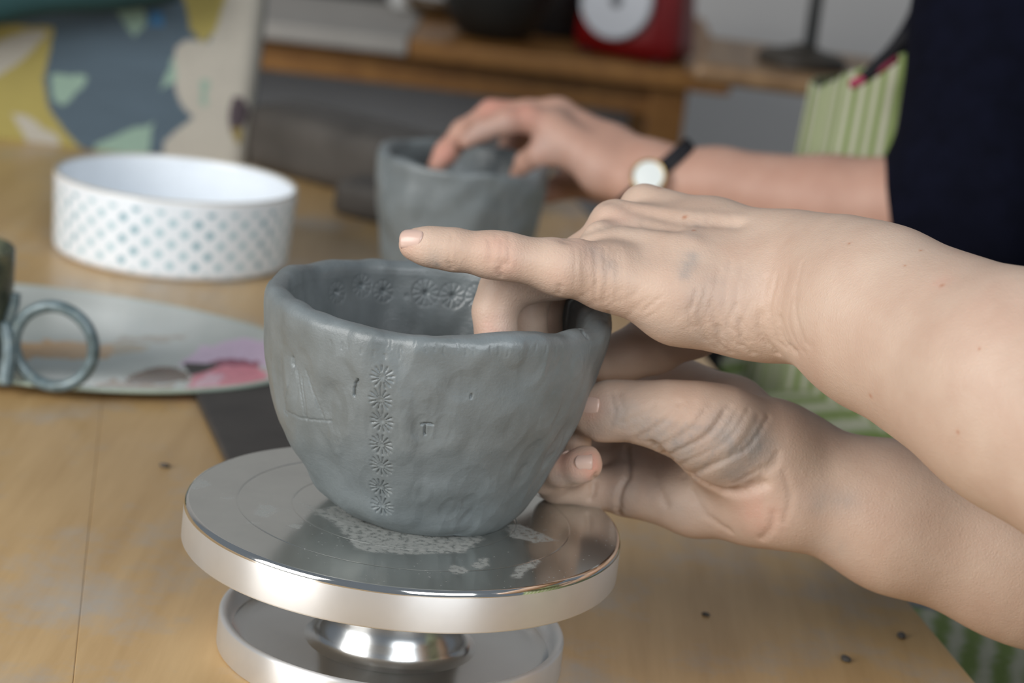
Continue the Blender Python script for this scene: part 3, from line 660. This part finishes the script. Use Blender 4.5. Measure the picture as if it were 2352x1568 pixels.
pa = spline([P(1985, 178, 1.60), P(2050, 118, 1.60), P(2095, 72, 1.60), P(2150, 10, 1.61)], 16); V, Fc = tube(pa, np.linspace(.0050, .0060, 16), 8); obj('strap', V, Fc, STRAP, lady)
pa = spline([P(1955, 196, 1.61), P(2010, 165, 1.60), P(2060, 130, 1.60)], 12); V, Fc = tube(pa, np.full(12, .0035), 8); obj('trim', V, Fc, PINKT, lady)
lap = Sdf((.02, .55, -.26), (.60, 1.02, .02), .005)
lap.chain([(np.array([.46, .82, -.13]), np.array([.13, .66, -.135]), .088, .072)], .01, .03); lap.chain([(np.array([.46, .94, -.13]), np.array([.10, .86, -.135]), .088, .072)], .01, .03)
V, Q = lap.mesh(); ctr = V[Q].mean(1); cut = ctr[:, 0] > .205
uu = V[:, 1]+.33*V[:, 2]*2; obj('apron_skirt', V+vnormals(V, Q)*.002, Q[cut], CLOTH, lady, True, stripes(V[:, 1]*.9-V[:, 0]*.45+V[:, 2]*.3, .022, GRN, CRM, .5, .3))
obj('trousers', V, Q, BLACKC, lady)
# wristwatch
wt = empty('wristwatch', tuple(BW1[0]), 'small white-faced wristwatch on a thin black strap', 'wristwatch')
axis = (S(1650, 410, 1.57, 72)[0]-BW1[0]); axis /= np.linalg.norm(axis); wc = P(1512, 405, 1.583)
e1 = np.array([0, 0, 1.0])-axis*axis[2]; e1 /= np.linalg.norm(e1); e2 = np.cross(axis, e1)
sd_ = CR*70+CU*62; sd_ /= np.linalg.norm(sd_); sn = np.cross(CF, sd_); sn /= np.linalg.norm(sn); wc = (BW1[0]+BW2[0])/2+axis*.004
rel = BHV-wc; near = (np.abs(rel@sn) < .003) & (np.linalg.norm(rel, axis=1) < .05); aa = np.arctan2(rel[near]@sd_, rel[near]@CF); ra = np.hypot(rel[near]@sd_, rel[near]@CF)
VV = []
for k in range(48):
    t = -math.pi+2*math.pi*k/48; dd = np.abs((aa-t+math.pi) % (2*math.pi)-math.pi); r = ra[dd < .2].max() if (dd < .2).any() else .025
    dr_ = CF*math.cos(t)+sd_*math.sin(t)
    VV += [wc+dr_*(r-.001)-sn*.0052, wc+dr_*(r+.0016)-sn*.0052, wc+dr_*(r+.0016)+sn*.0052, wc+dr_*(r-.001)+sn*.0052]
Fc = [[(k % 48)*4+q, ((k+1) % 48)*4+q, ((k+1) % 48)*4+(q+1) % 4, (k % 48)*4+(q+1) % 4] for k in range(48) for q in range(4)]
obj('strap', np.array(VV), Fc, STRAP, wt, False)
GOLD = plain('gold_case', lin(190, 160, 100), .3, 1.0); DIAL = plain('white_dial', lin(232, 238, 236), .35, var=.02)
dc = P(1490, 405, 1.553); dn = CP-dc; dn /= np.linalg.norm(dn); dn = dn+np.array([-.15, 0, .35]); dn /= np.linalg.norm(dn)
Rm = np.array(Vector(dn).to_track_quat('Z', 'Y').to_matrix())
V, Fc = lathe([(0, -.004), (.0118, -.004), (.0122, 0), (.0118, .0022), (.0106, .0022), (.0104, .0012)], 40); obj('case', V@Rm.T+dc, Fc, GOLD, wt)
V, Fc = lathe([(.0106, .0012), (.006, .0018), (0, .0020)], 40); obj('dial', V@Rm.T+dc, Fc, DIAL, wt)

# rear clay pot
RC = np.array([P(1062, 380, 1.6)[0], .662, 0.0])
V, Q = pot_mesh(RC, np.array([0, .01, .04, .08, .12]), np.array([.038, .045, .052, .058, .062]), np.array([.038, .044, .052, .059, .063]), .104, .008, 300, 70, 50, 44, .0022)
obj('clay_pot', V, Q, CLAY, None, True, np.tile(lin(113, 120, 122), (len(V), 1))*(1+.12*vnoise(V, 40, 5))[:, None])
tag(bpy.context.scene.collection.objects[-1], 'rough grey clay pot around the fingers of the hand wearing a watch', 'clay pot')

# ------------------------------------------------------------------ white dotted bowl
BC = np.array([-.2165, .700, 0]); nA = 720
pr = [(.0, .002), (.070, .002), (.0745, .0), (.0775, .0012), (.0800, .004)]+[(.0800+.0030*(z/.058), z) for z in np.linspace(.006, .0555, 70)]+[(.0827, .0570), (.0817, .0578), (.0805, .0572)]+[(.0795-.002*(1-z/.055), z) for z in np.linspace(.055, .012, 20)]+[(.070, .0075), (.05, .006), (0, .006)]
V, Fc = lathe([(r*1.05, z) for r, z in pr], nA, BC); m = len(pr)
L_ = V-BC; th = np.arctan2(L_[:, 1], L_[:, 0]); rad = np.hypot(L_[:, 0], L_[:, 1]); u = th*.0815
ncol = 31; row = np.floor(L_[:, 2]/.0076); uu = (th/(2*math.pi)*ncol+.5*(row % 2)) % 1
dd = np.hypot((uu-.5)*(2*math.pi*.0815/ncol), ((L_[:, 2]/.0076) % 1-.5)*.0076)
outer = (rad > .0835) & (L_[:, 2] < .050) & (L_[:, 2] > .004) & (np.tile(np.arange(m), nA) < 75)
w = (np.clip((.0033-dd)/.0009, 0, 1)*outer)[:, None]; kk = (np.floor(th/(2*math.pi)*ncol+.5*(row % 2))*7+row*3) % 3
dc_ = np.where(kk[:, None] == 0, np.array(lin(128, 172, 184)), np.array(lin(168, 200, 208)))
cc = np.array(lin(236, 242, 248))*(1-w)+dc_*w; rim = (np.abs(L_[:, 2]-.0575) < .0009)[:, None]; cc = np.where(rim, np.array(lin(196, 188, 172)), cc)
GLZ = vcol('white_glaze', .22, 60, .02, 0)
tag(obj('serving_bowl', V, Fc, GLZ, None, True, cc), 'straight-sided white ceramic bowl printed with pale blue dots', 'bowl')

# ------------------------------------------------------------------ floral plate
PCt = np.array([-.250, .420, 0.0]); nA = 360
rr = np.r_[np.linspace(0, .13, 90), np.linspace(.131, .142, 12)]
zz = .0055+.0030*np.clip((rr-.085)/.057, 0, 1)**1.6
pr = [(0, .003), (.07, .003), (.075, 0), (.082, 0), (.085, .0025)]+[(.0855+(.142-.0855)*t, .0028+.0030*t**1.4) for t in np.linspace(0, 1, 10)][1:]+[(.1432, .0070), (.1428, .0082)]+[(r, z) for r, z in zip(rr[::-1], zz[::-1])]
V, Fc = lathe(pr, nA, PCt); th = np.arctan2(V[:, 1]-PCt[1], V[:, 0]-PCt[0]); rad = np.hypot(V[:, 0]-PCt[0], V[:, 1]-PCt[1]); V[:, 0] = PCt[0]+(V[:, 0]-PCt[0])*1.155; V[:, 1] = PCt[1]+(V[:, 1]-PCt[1])*.79
V[:, 2] += .0006*np.sin(3*th+1)*np.clip((rad-.08)/.06, 0, 1); V[:, 2] = np.maximum(V[:, 2], 0)
q, _ = proj(V); jx = q[:, 0]+vnoise(V, 120, 3)*16; jy = q[:, 1]+vnoise(V, 120, 9)*8
cc = np.tile(lin(192, 196, 190), (len(V), 1))*(1+.05*vnoise(V, 50, 3))[:, None]
def paint(poly, c, var=.15, sd=0):
    m = inpoly(jx, jy, poly); cc[m] = np.array(lin(*c))*(1+var*vnoise(V[m], 160, sd+31, 3))[:, None]
paint([(15, 786), (120, 782), (262, 790), (255, 826), (120, 824), (15, 822)], (206, 168, 124))
paint([(260, 785), (340, 795), (330, 805), (260, 815)], (190, 175, 150)); paint([(270, 772), (430, 772), (420, 782), (280, 786)], (176, 166, 150))
paint([(410, 838), (455, 800), (540, 778), (620, 782), (640, 840), (520, 846)], (214, 188, 212), .1, 2)
paint([(480, 836), (500, 825), (600, 828), (600, 850), (500, 850)], (150, 62, 90), .3, 3)
paint([(385, 916), (425, 892), (445, 858), (520, 838), (600, 842), (640, 900), (560, 922)], (226, 132, 148), .22, 4)
paint([(440, 880), (480, 858), (510, 860), (500, 880), (450, 892)], (228, 180, 196), .15, 5)
paint([(280, 872), (330, 848), (400, 842), (435, 855), (430, 874), (350, 882), (290, 884)], (112, 82, 58), .5, 6)
paint([(200, 892), (255, 868), (300, 884), (410, 884), (385, 902), (300, 902), (215, 910)], (150, 122, 94), .45, 7)
paint([(195, 912), (250, 900), (395, 900), (385, 922), (300, 928), (205, 922)], (142, 146, 112), .25, 8)
cc[(rad > .139)] = np.array(lin(176, 190, 176))
tag(obj('floral_plate', V, Fc, vcol('plate_glaze', .18, 60, .03, 0), None, True, cc), 'oval pale celadon plate painted with a pink and lilac flower', 'plate')

# ------------------------------------------------------------------ ring-handled cup
CC = np.array([P(124, 795, 1.278)[0]-.0229-.0395, P(124, 795, 1.278)[1]+.012, .0065]); BRZ = Mt('bronze_glaze'); v = BRZ.coord(); f = BRZ.noise(v, 60, 5, .7)
BRZ.base(BRZ.ramp(f, [(.30, lin(34, 38, 32)), (.5, lin(72, 78, 62)), (.72, lin(126, 118, 86))])).set(Roughness=.3); BRZ = BRZ.m
BLG = Mt('blue_grey_glaze'); v = BLG.coord(); f = BLG.noise(v, 90, 5, .7)
BLG.base(BLG.ramp(f, [(.28, lin(60, 72, 70)), (.55, lin(108, 126, 132)), (.8, lin(150, 150, 128))])).set(Roughness=.28, Metallic=.1); BLG = BLG.m
cup = empty('handled_cup', tuple(CC), 'dark bronze-glazed cup with a blue-grey ring handle standing on the floral plate', 'cup')
V, Fc = lathe([(0, 0), (.018, 0), (.0195, .001), (.024, .004), (.0310, .012), (.0335, .022), (.0345, .045), (.0345, .066), (.034, .0725), (.033, .0735), (.032, .0725), (.032, .02), (.027, .009), (0, .007)], 96, CC); obj('cup_body', V, Fc, BRZ, cup)
rc = P(124, 795, 1.278); ex = np.array([1.0, -.12, 0]); ex /= np.linalg.norm(ex); ez = np.array([0, 0, 1.0])
t = np.linspace(0, 2*math.pi, 96, endpoint=False); pa = np.array([rc+ex*.0229*math.cos(a)+ez*.0229*math.sin(a) for a in t])
V, Fc = tube(pa, .0035, 20, True); obj('ring_handle', V, Fc, BLG, cup)
nb = P(33, 690, 1.278); pa = spline([nb+np.array([-.004, 0, -.022]), nb+np.array([-.002, 0, -.010]), nb+np.array([0, 0, -.002]), nb+np.array([.0004, 0, .004])], 14); V, Fc = tube(pa, np.linspace(.0036, .0030, 14), 12); obj('thumb_rest', V, Fc, BLG, cup)
pa = spline([P(8, 740, 1.278), P(20, 800, 1.278), P(12, 885, 1.278)], 14); V, Fc = tube(pa, np.full(14, .0042), 12); obj('handle_strap', V, Fc, BLG, cup)

# ------------------------------------------------------------------ slate board, clay blocks
def rbox(x0, x1, y0, y1, z0, z1, bev, ang, seg=3, nz=0.0, sd=0, cuts=0):
    bm = bmesh.new(); bmesh.ops.create_cube(bm, size=1)
    for v in bm.verts: v.co = Vector(((x0+x1)/2+v.co.x*(x1-x0), (y0+y1)/2+v.co.y*(y1-y0), (z0+z1)/2+v.co.z*(z1-z0)))
    bmesh.ops.bevel(bm, geom=bm.edges[:], offset=bev, segments=seg, affect='EDGES', profile=0.5)
    if cuts: bmesh.ops.subdivide_edges(bm, edges=bm.edges[:], cuts=cuts, use_grid_fill=True)
    V = np.array([v.co[:] for v in bm.verts]); bm.verts.index_update(); Fc = [[v.index for v in f.verts] for f in bm.faces]; bm.free()
    if nz: V[:, :2] += nz*np.stack([vnoise(V, 25, sd), vnoise(V, 25, sd+3)], -1); V[:, 2] += np.clip(V[:, 2]-z0, 0, .01)/.01*nz*vnoise(V, 25, sd+6)
    return rotz(V, ang, ((x0+x1)/2, (y0+y1)/2, 0)), Fc
a0, a1 = onz(470, 940, .006), onz(528, 1062, .006); dr = (a0-a1)[:2]; ang = math.atan2(dr[1], dr[0])-math.pi/2
V, Fc = box(0, .17, -.05, .19, 0, .006, .0015); tag(obj('slate_board', rotz(V, ang)+np.array([a1[0], a1[1], 0]), Fc, DARKSLATE, None, False), 'thin dark grey board lying on the table behind the banding wheel', 'board')
WETC = plain('dark_wet_clay', lin(74, 70, 66), .6, var=.2, scale=30, bump=.3)
V, Fc = rbox(-.055, .055, -.022, .022, 0, .030, .008, math.radians(-31), nz=.002, sd=3, cuts=2); V += np.array([-.066, .906, 0]); tag(obj('clay_block', V, Fc, WETC, None, True), 'small dark block of raw clay beside the rear clay pot', 'clay block')
V, Fc = rbox(-.12, .12, -.04, .04, 0, .058, .014, math.radians(-36), nz=.003, sd=8, cuts=2); V += np.array([-.100, 1.036, 0]); tag(obj('clay_block', V, Fc, WETC, None, True), 'long dark block of raw clay behind the white dotted bowl', 'clay block')

# ------------------------------------------------------------------ floral fabric bag and teal cloth
BY = 1.07; xr = ony(572, 250, BY)[0]; xl = xr-.36; zb, zt_ = 0.0, .27
nu, nv = 330, 250; vs = []
def sup(t, a, b, e=.22):
    c, s_ = math.cos(t), math.sin(t); return a*math.copysign(abs(c)**e, c), b*math.copysign(abs(s_)**e, s_)
nr = 520; nz_ = 190
def rrect(u, a, b, r):
    segs_ = [(2*(b-r), 'l'), (math.pi/2*r, 'c'), (2*(a-r), 'l'), (math.pi/2*r, 'c')]*2; tot = sum(q for q, _ in segs_); d = u*tot
    x, y, h_ = a, -(b-r), math.pi/2
    for L, k in segs_:
        st = min(d, L)
        if k == 'l': x += math.cos(h_)*st; y += math.sin(h_)*st
        else: ph = st/r; x += r*(math.sin(h_+ph)-math.sin(h_)); y -= r*(math.cos(h_+ph)-math.cos(h_)); h_ += ph
        d -= st
        if d <= 1e-12: break
    return x, y
for i in range(nr):
    x0_, y0_ = rrect(i/nr, .18, .024, .014); t = i/nr*2*math.pi
    for j in range(nz_):
        v = j/(nz_-1); wv = .002*math.sin(v*5+t*2)*v
        vs.append(((xl+xr)/2+x0_+wv*.5+.003*math.sin(3*v)*x0_/.18, BY+.024+y0_*(1-.3*v*v)+wv, zb+(zt_-zb)*v))
V = np.array(vs); Fc = grid_faces(nr, nz_, True).tolist()+[[i*nz_ for i in range(nr)][::-1]]
q, _ = proj(V); jx = q[:, 0]+vnoise(V, 60, 3)*8; jy = q[:, 1]+vnoise(V, 60, 9)*8
cc = np.tile(lin(76, 93, 106), (len(V), 1))*(1+.12*vnoise(V*np.array([.3, .3, 1]), 90, 3))[:, None]
MU, WH, MI, PL = (158, 146, 82), (172, 168, 158), (136, 162, 148), (72, 62, 68)
front = V[:, 1] < BY+.024
def paintb(poly, c, var=.06):
    m = inpoly(jx, jy, poly) & front; cc[m] = np.array(lin(*c))*(1+var*vnoise(V[m], 60, 5))[:, None]
paintb([(-300, 60), (60, 58), (128, 62), (116, 110), (100, 180), (112, 240), (150, 300), (205, 362), (180, 420), (-300, 420)], MU)
paintb([(-60, 150), (0, 96), (60, 68), (112, 72), (62, 130), (20, 160), (-40, 200)], WH); paintb([(25, 262), (60, 268), (132, 310), (148, 372), (100, 372), (60, 322)], WH)
paintb([(115, 168), (198, 174), (188, 200), (146, 242), (126, 225)], MI); paintb([(215, 330), (352, 278), (335, 370), (220, 366)], MI); paintb([(262, 18), (332, 18), (338, 60), (308, 84)], MI); paintb([(368, 204), (398, 128), (418, 128), (408, 188)], MI)
paintb([(345, 30), (376, 30), (376, 62), (345, 62)], (60, 112, 156)); paintb([(418, -40), (532, -40), (502, 60), (466, 98), (440, 70)], MU)
paintb([(402, 112), (430, 90), (482, 95), (502, 40), (530, -40), (640, -40), (640, 400), (480, 392), (372, 366), (380, 320), (430, 282), (442, 265), (416, 240), (404, 200)], WH)
paintb([(525, 255), (535, 225), (555, 222), (572, 260), (562, 300), (545, 330), (530, 305)], PL); paintb([(532, 298), (560, 292), (556, 330), (545, 332)], (140, 124, 66)); paintb([(464, 184), (482, 184), (476, 242), (462, 236)], MI)
tag(obj('fabric_bag', V, Fc, vcol('printed_canvas', .8, 300, .06, .15, .001), None, True, cc), 'upright grey-blue canvas bag printed with white flowers and mustard leaves', 'bag')
TEAL = plain('dark_teal_cloth', lin(22, 58, 60), .85, var=.2, scale=20)
p0, p1 = P(-120, 20, 1.935), P(400, -60, 1.935); pa = spline([p0+np.array([-.08, 0, -.004]), p0, (p0+p1)/2+np.array([0, 0, .002]), p1], 30); V, Fc = tube(pa, .022+.003*np.sin(np.linspace(0, 9, 30)), 18)
tag(obj('rolled_cloth', V, Fc, TEAL, None, True), 'dark teal rolled cloth resting against the top of the canvas bag', 'cloth')

# ------------------------------------------------------------------ work bench at the back with its things
bz = P(1300, 131, 2.6)[2]; by = P(1300, 131, 2.6)[1]; bxr = P(1682, 175, 2.6)[0]
bench = empty('work_bench', (bxr-.9, by+.3, -.76), 'long wooden work bench against the back wall', 'bench')
xj = P(938, 95, 2.6)[0]; CLG = plain('grey_painted_board', lin(178, 172, 164), .8, var=.06, scale=15)
V, Fc = box(xj, bxr, by, by+.62, bz-.022, bz, .003); obj('bench_top', V, Fc, BENCHWOOD, bench, False)
V, Fc = box(xj-1.3, xj-.001, by-.004, by+.62, bz-.020, bz, .003); obj('bench_top', V, Fc, CLG, bench, False)['label'] = 'pale grey board forming one end of the bench top'
V, Fc = box(bxr-2.1, bxr-.06, by+.05, by+.08, bz-.062, bz-.022, .002); obj('rail', V, Fc, BENCHWOOD, bench, False)
lx0, lx1 = P(1486, 250, 2.66)[0], P(1572, 250, 2.66)[0]
for x in (lx0, bxr-2.1):
    for y in (by+.03, by+.52):
        V, Fc = box(x, x+(lx1-lx0), y, y+.045, -.76, bz-.022, .003); obj('leg', V, Fc, BENCHWOOD, bench, False)
V, Fc = box(bxr-2.1, bxr-.03, by+.60, by+.615, -.76, bz-.022); o = obj('added_wall_panel', V, Fc, plain('added_panel_pale', lin(190, 190, 190), .8, var=.05, scale=4), bench, False); o['label'] = 'added pale panel under the bench, standing in for the lit wall'  # made-up panel, added in place of the cool-lit wall below the bench
BLK = plain('black_glaze', lin(30, 30, 28), .5, var=.2); DGR = plain('dark_grey_glaze', lin(58, 58, 60), .35, var=.2)
def on_bench(px, back): return np.array([P(px, 100, 2.6)[0], by+back, bz])
V, Fc = lathe([(0, 0), (.03, 0), (.045, .006), (.058, .03), (.070, .065), (.072, .10), (.069, .104), (.065, .10), (.055, .04), (0, .02)], 64, on_bench(1125, .10)); tag(obj('round_bowl', V, Fc, BLK, None), 'black round-bottomed bowl standing on the bench', 'bowl')
V, Fc = lathe([(0, 0), (.050, 0), (.054, .004), (.054, .16), (.05, .165), (.048, .15), (0, .15)], 64, on_bench(1275, .23)); tag(obj('straight_jar', V, Fc, DGR, None), 'dark grey straight-sided jar beside the red kitchen scale', 'jar')
V, Fc = lathe([(0, 0), (.03, 0), (.045, .012), (.048, .022), (.044, .024), (.04, .012), (0, .008)], 48, on_bench(975, .27)); tag(obj('shallow_dish', V, Fc, plain('brown_glaze', lin(88, 70, 48), .4), None), 'shallow brown dish standing on the bench', 'dish')
V, Fc = rbox(-.045, .045, -.05, .05, .008, .030, .006, .2, cuts=1, nz=.003, sd=5); V[:, 2] -= .008; V += on_bench(925, .33); tag(obj('folded_paper', V, Fc, plain('white_paper', lin(206, 206, 204), .9, var=.04), None), 'folded white paper towel on the pale grey end of the bench', 'paper')
V, Fc = rbox(-.13, .13, -.07, .07, .008, .034, .004, .06); V[:, 2] -= .008; V += on_bench(660, .40); tag(obj('tool_tray', V, Fc, plain('black_plastic', lin(34, 33, 32), .6), None, False), 'low black tray on the pale grey end of the bench', 'tray')
# red kitchen scale
sc = on_bench(1462, .075); scale = empty('kitchen_scale', tuple(sc), 'red kitchen scale with a round white dial', 'scale')
RED = plain('red_enamel', lin(130, 12, 14), .45, var=.08)
def place(V, c, ang): return rotz(V, ang)+c
sa = math.radians(-24); bm = bmesh.new()
ring = [(-.058, -.045), (.058, -.045), (.058, .045), (-.058, .045)]; ring2 = [(-.045, -.034), (.045, -.034), (.045, .034), (-.045, .034)]
vb = [bm.verts.new((x, y, .004)) for x, y in ring]; vm = [bm.verts.new((x, y, .03)) for x, y in ring]; vt = [bm.verts.new((x, y, .17)) for x, y in ring2]
bm.faces.new(vb[::-1]); bm.faces.new(vt)
for A, B in ((vb, vm), (vm, vt)):
    for k in range(4): bm.faces.new([A[k], A[(k+1) % 4], B[(k+1) % 4], B[k]])
bmesh.ops.bevel(bm, geom=bm.edges[:], offset=.005, segments=3, affect='EDGES'); V = np.array([v.co[:] for v in bm.verts]); bm.verts.index_update(); Fc = [[v.index for v in f.verts] for f in bm.faces]; bm.free()
obj('scale_body', place(V, sc, sa), Fc, RED, scale)
def face_disc(prof, c, n): 
    V, Fc = lathe(prof, 64); Rm = np.array(Vector(n).to_track_quat('Z', 'Y').to_matrix()); return V@Rm.T+np.array(c), Fc
fn = np.array([math.sin(sa), -math.cos(sa), .10]); fc = sc+np.array([fn[0], fn[1], 0])*.047+np.array([0, 0, .066])+np.array([-math.cos(sa), -math.sin(sa), 0])*.008
V, Fc = face_disc([(0, -.004), (.044, -.004), (.045, .002), (.0435, .005), (.041, .004), (.041, .0025)], fc, fn); obj('dial_ring', V, Fc, plain('chrome_grey', lin(170, 172, 176), .3, .8), scale)
V, Fc = face_disc([(.0412, .0028), (.02, .003), (0, .003)], fc, fn); obj('dial', V, Fc, plain('dial_white', lin(205, 208, 214), .4, var=.02), scale)
V, Fc = face_disc([(0, .007), (.006, .007), (.0075, .004), (.0075, .003)], fc, fn); obj('pointer_hub', V, Fc, plain('hub_grey', lin(120, 122, 128), .4), scale)
e_u = np.cross(np.array([0, 0, 1.0]), fn); e_u /= np.linalg.norm(e_u); e_v = np.cross(fn/np.linalg.norm(fn), e_u); fnn = fn/np.linalg.norm(fn)
V, Fc = tube([fc+fnn*.005-e_v*.006, fc+fnn*.005+e_v*.030], [.0016, .0008], 6); obj('pointer', V, Fc, BLK, scale)
V, Fc = lathe([(0, .17), (.05, .172), (.075, .185), (.078, .19), (.073, .189), (.05, .178), (0, .177)], 64, sc); obj('weighing_pan', V, Fc, ALD, scale)
for dx, dy in ((-.045, -.034), (.045, -.034), (.045, .034), (-.045, .034)):
    V, Fc = lathe([(0, 0), (.007, 0), (.008, .003), (.007, .006), (0, .006)], 16); obj('foot', place(V+np.array([dx, dy, 0]), sc, sa), Fc, BLK, scale)

# side stand on the right with the lamp base
sp = P(1810, 172, 2.25); std = empty('side_stand', (sp[0]+.03, sp[1]+.1, -.76), 'small wooden side stand with rounded top and black legs', 'table')
V, Fc = rbox(-.080, .16, -.02, .24, sp[2]-.020, sp[2], .009, math.radians(-6), 3); bm = None
V += np.array([sp[0], sp[1]+.02, 0]); obj('stand_top', V, Fc, STOOLWOOD, std, False)
for dx, dy in ((.07, .03), (.15, .02), (.075, .21), (.15, .22)):
    V, Fc = tube([(sp[0]+dx, sp[1]+dy, -.76), (sp[0]+dx, sp[1]+dy, sp[2]-.018)], .008, 12); obj('leg', V, Fc, BLK, std)
lb = np.array([P(1850, 130, 2.31)[0], P(1850, 130, 2.31)[1]+.03, sp[2]]); lamp = empty('lamp_stand', tuple(lb), 'grey metal pole on a dark round base standing on the side stand', 'lamp stand')
V, Fc = lathe([(0, 0), (.044, 0), (.046, .003), (.046, .008), (.040, .013), (.02, .017), (.008, .022), (0, .022)], 56, lb); obj('base', V, Fc, plain('dark_bronze', lin(62, 56, 48), .5), lamp)
V, Fc = tube([lb+np.array([.006, 0, .018]), lb+np.array([.006, 0, .42])], .0070, 14); obj('pole', V, Fc, plain('grey_metal', lin(104, 108, 110), .45, .3), lamp)

# crumbs of dried clay on the boards
for k, (x, y, r) in enumerate([(2070, 1464, .0022), (1942, 1517, .0020), (1620, 1413, .0014), (378, 1072, .0018)]):
    c = onz(x, y, 0); bm = bmesh.new(); bmesh.ops.create_icosphere(bm, subdivisions=2, radius=r)
    V = np.array([v.co[:] for v in bm.verts]); bm.verts.index_update(); Fc = [[v.index for v in f.verts] for f in bm.faces]; bm.free()
    V = V*(1+.3*vnoise(V, 400, 60+k, 1))[:, None]*np.array([1, 1.5, .6]); V[:, 2] -= V[:, 2].min()+.0002
    tag(obj('clay_crumb', rotz(V, .5*k)+c, Fc, WETC, None, True), ['dark clay crumb on the table boards closest to the striped apron', 'dark clay crumb on the table boards, second from the striped apron', 'tiny clay crumb on the table boards below the lower wrist', 'clay crumb on the boards between floral plate and banding wheel'][k], 'clay crumb', 'clay crumbs on the table')
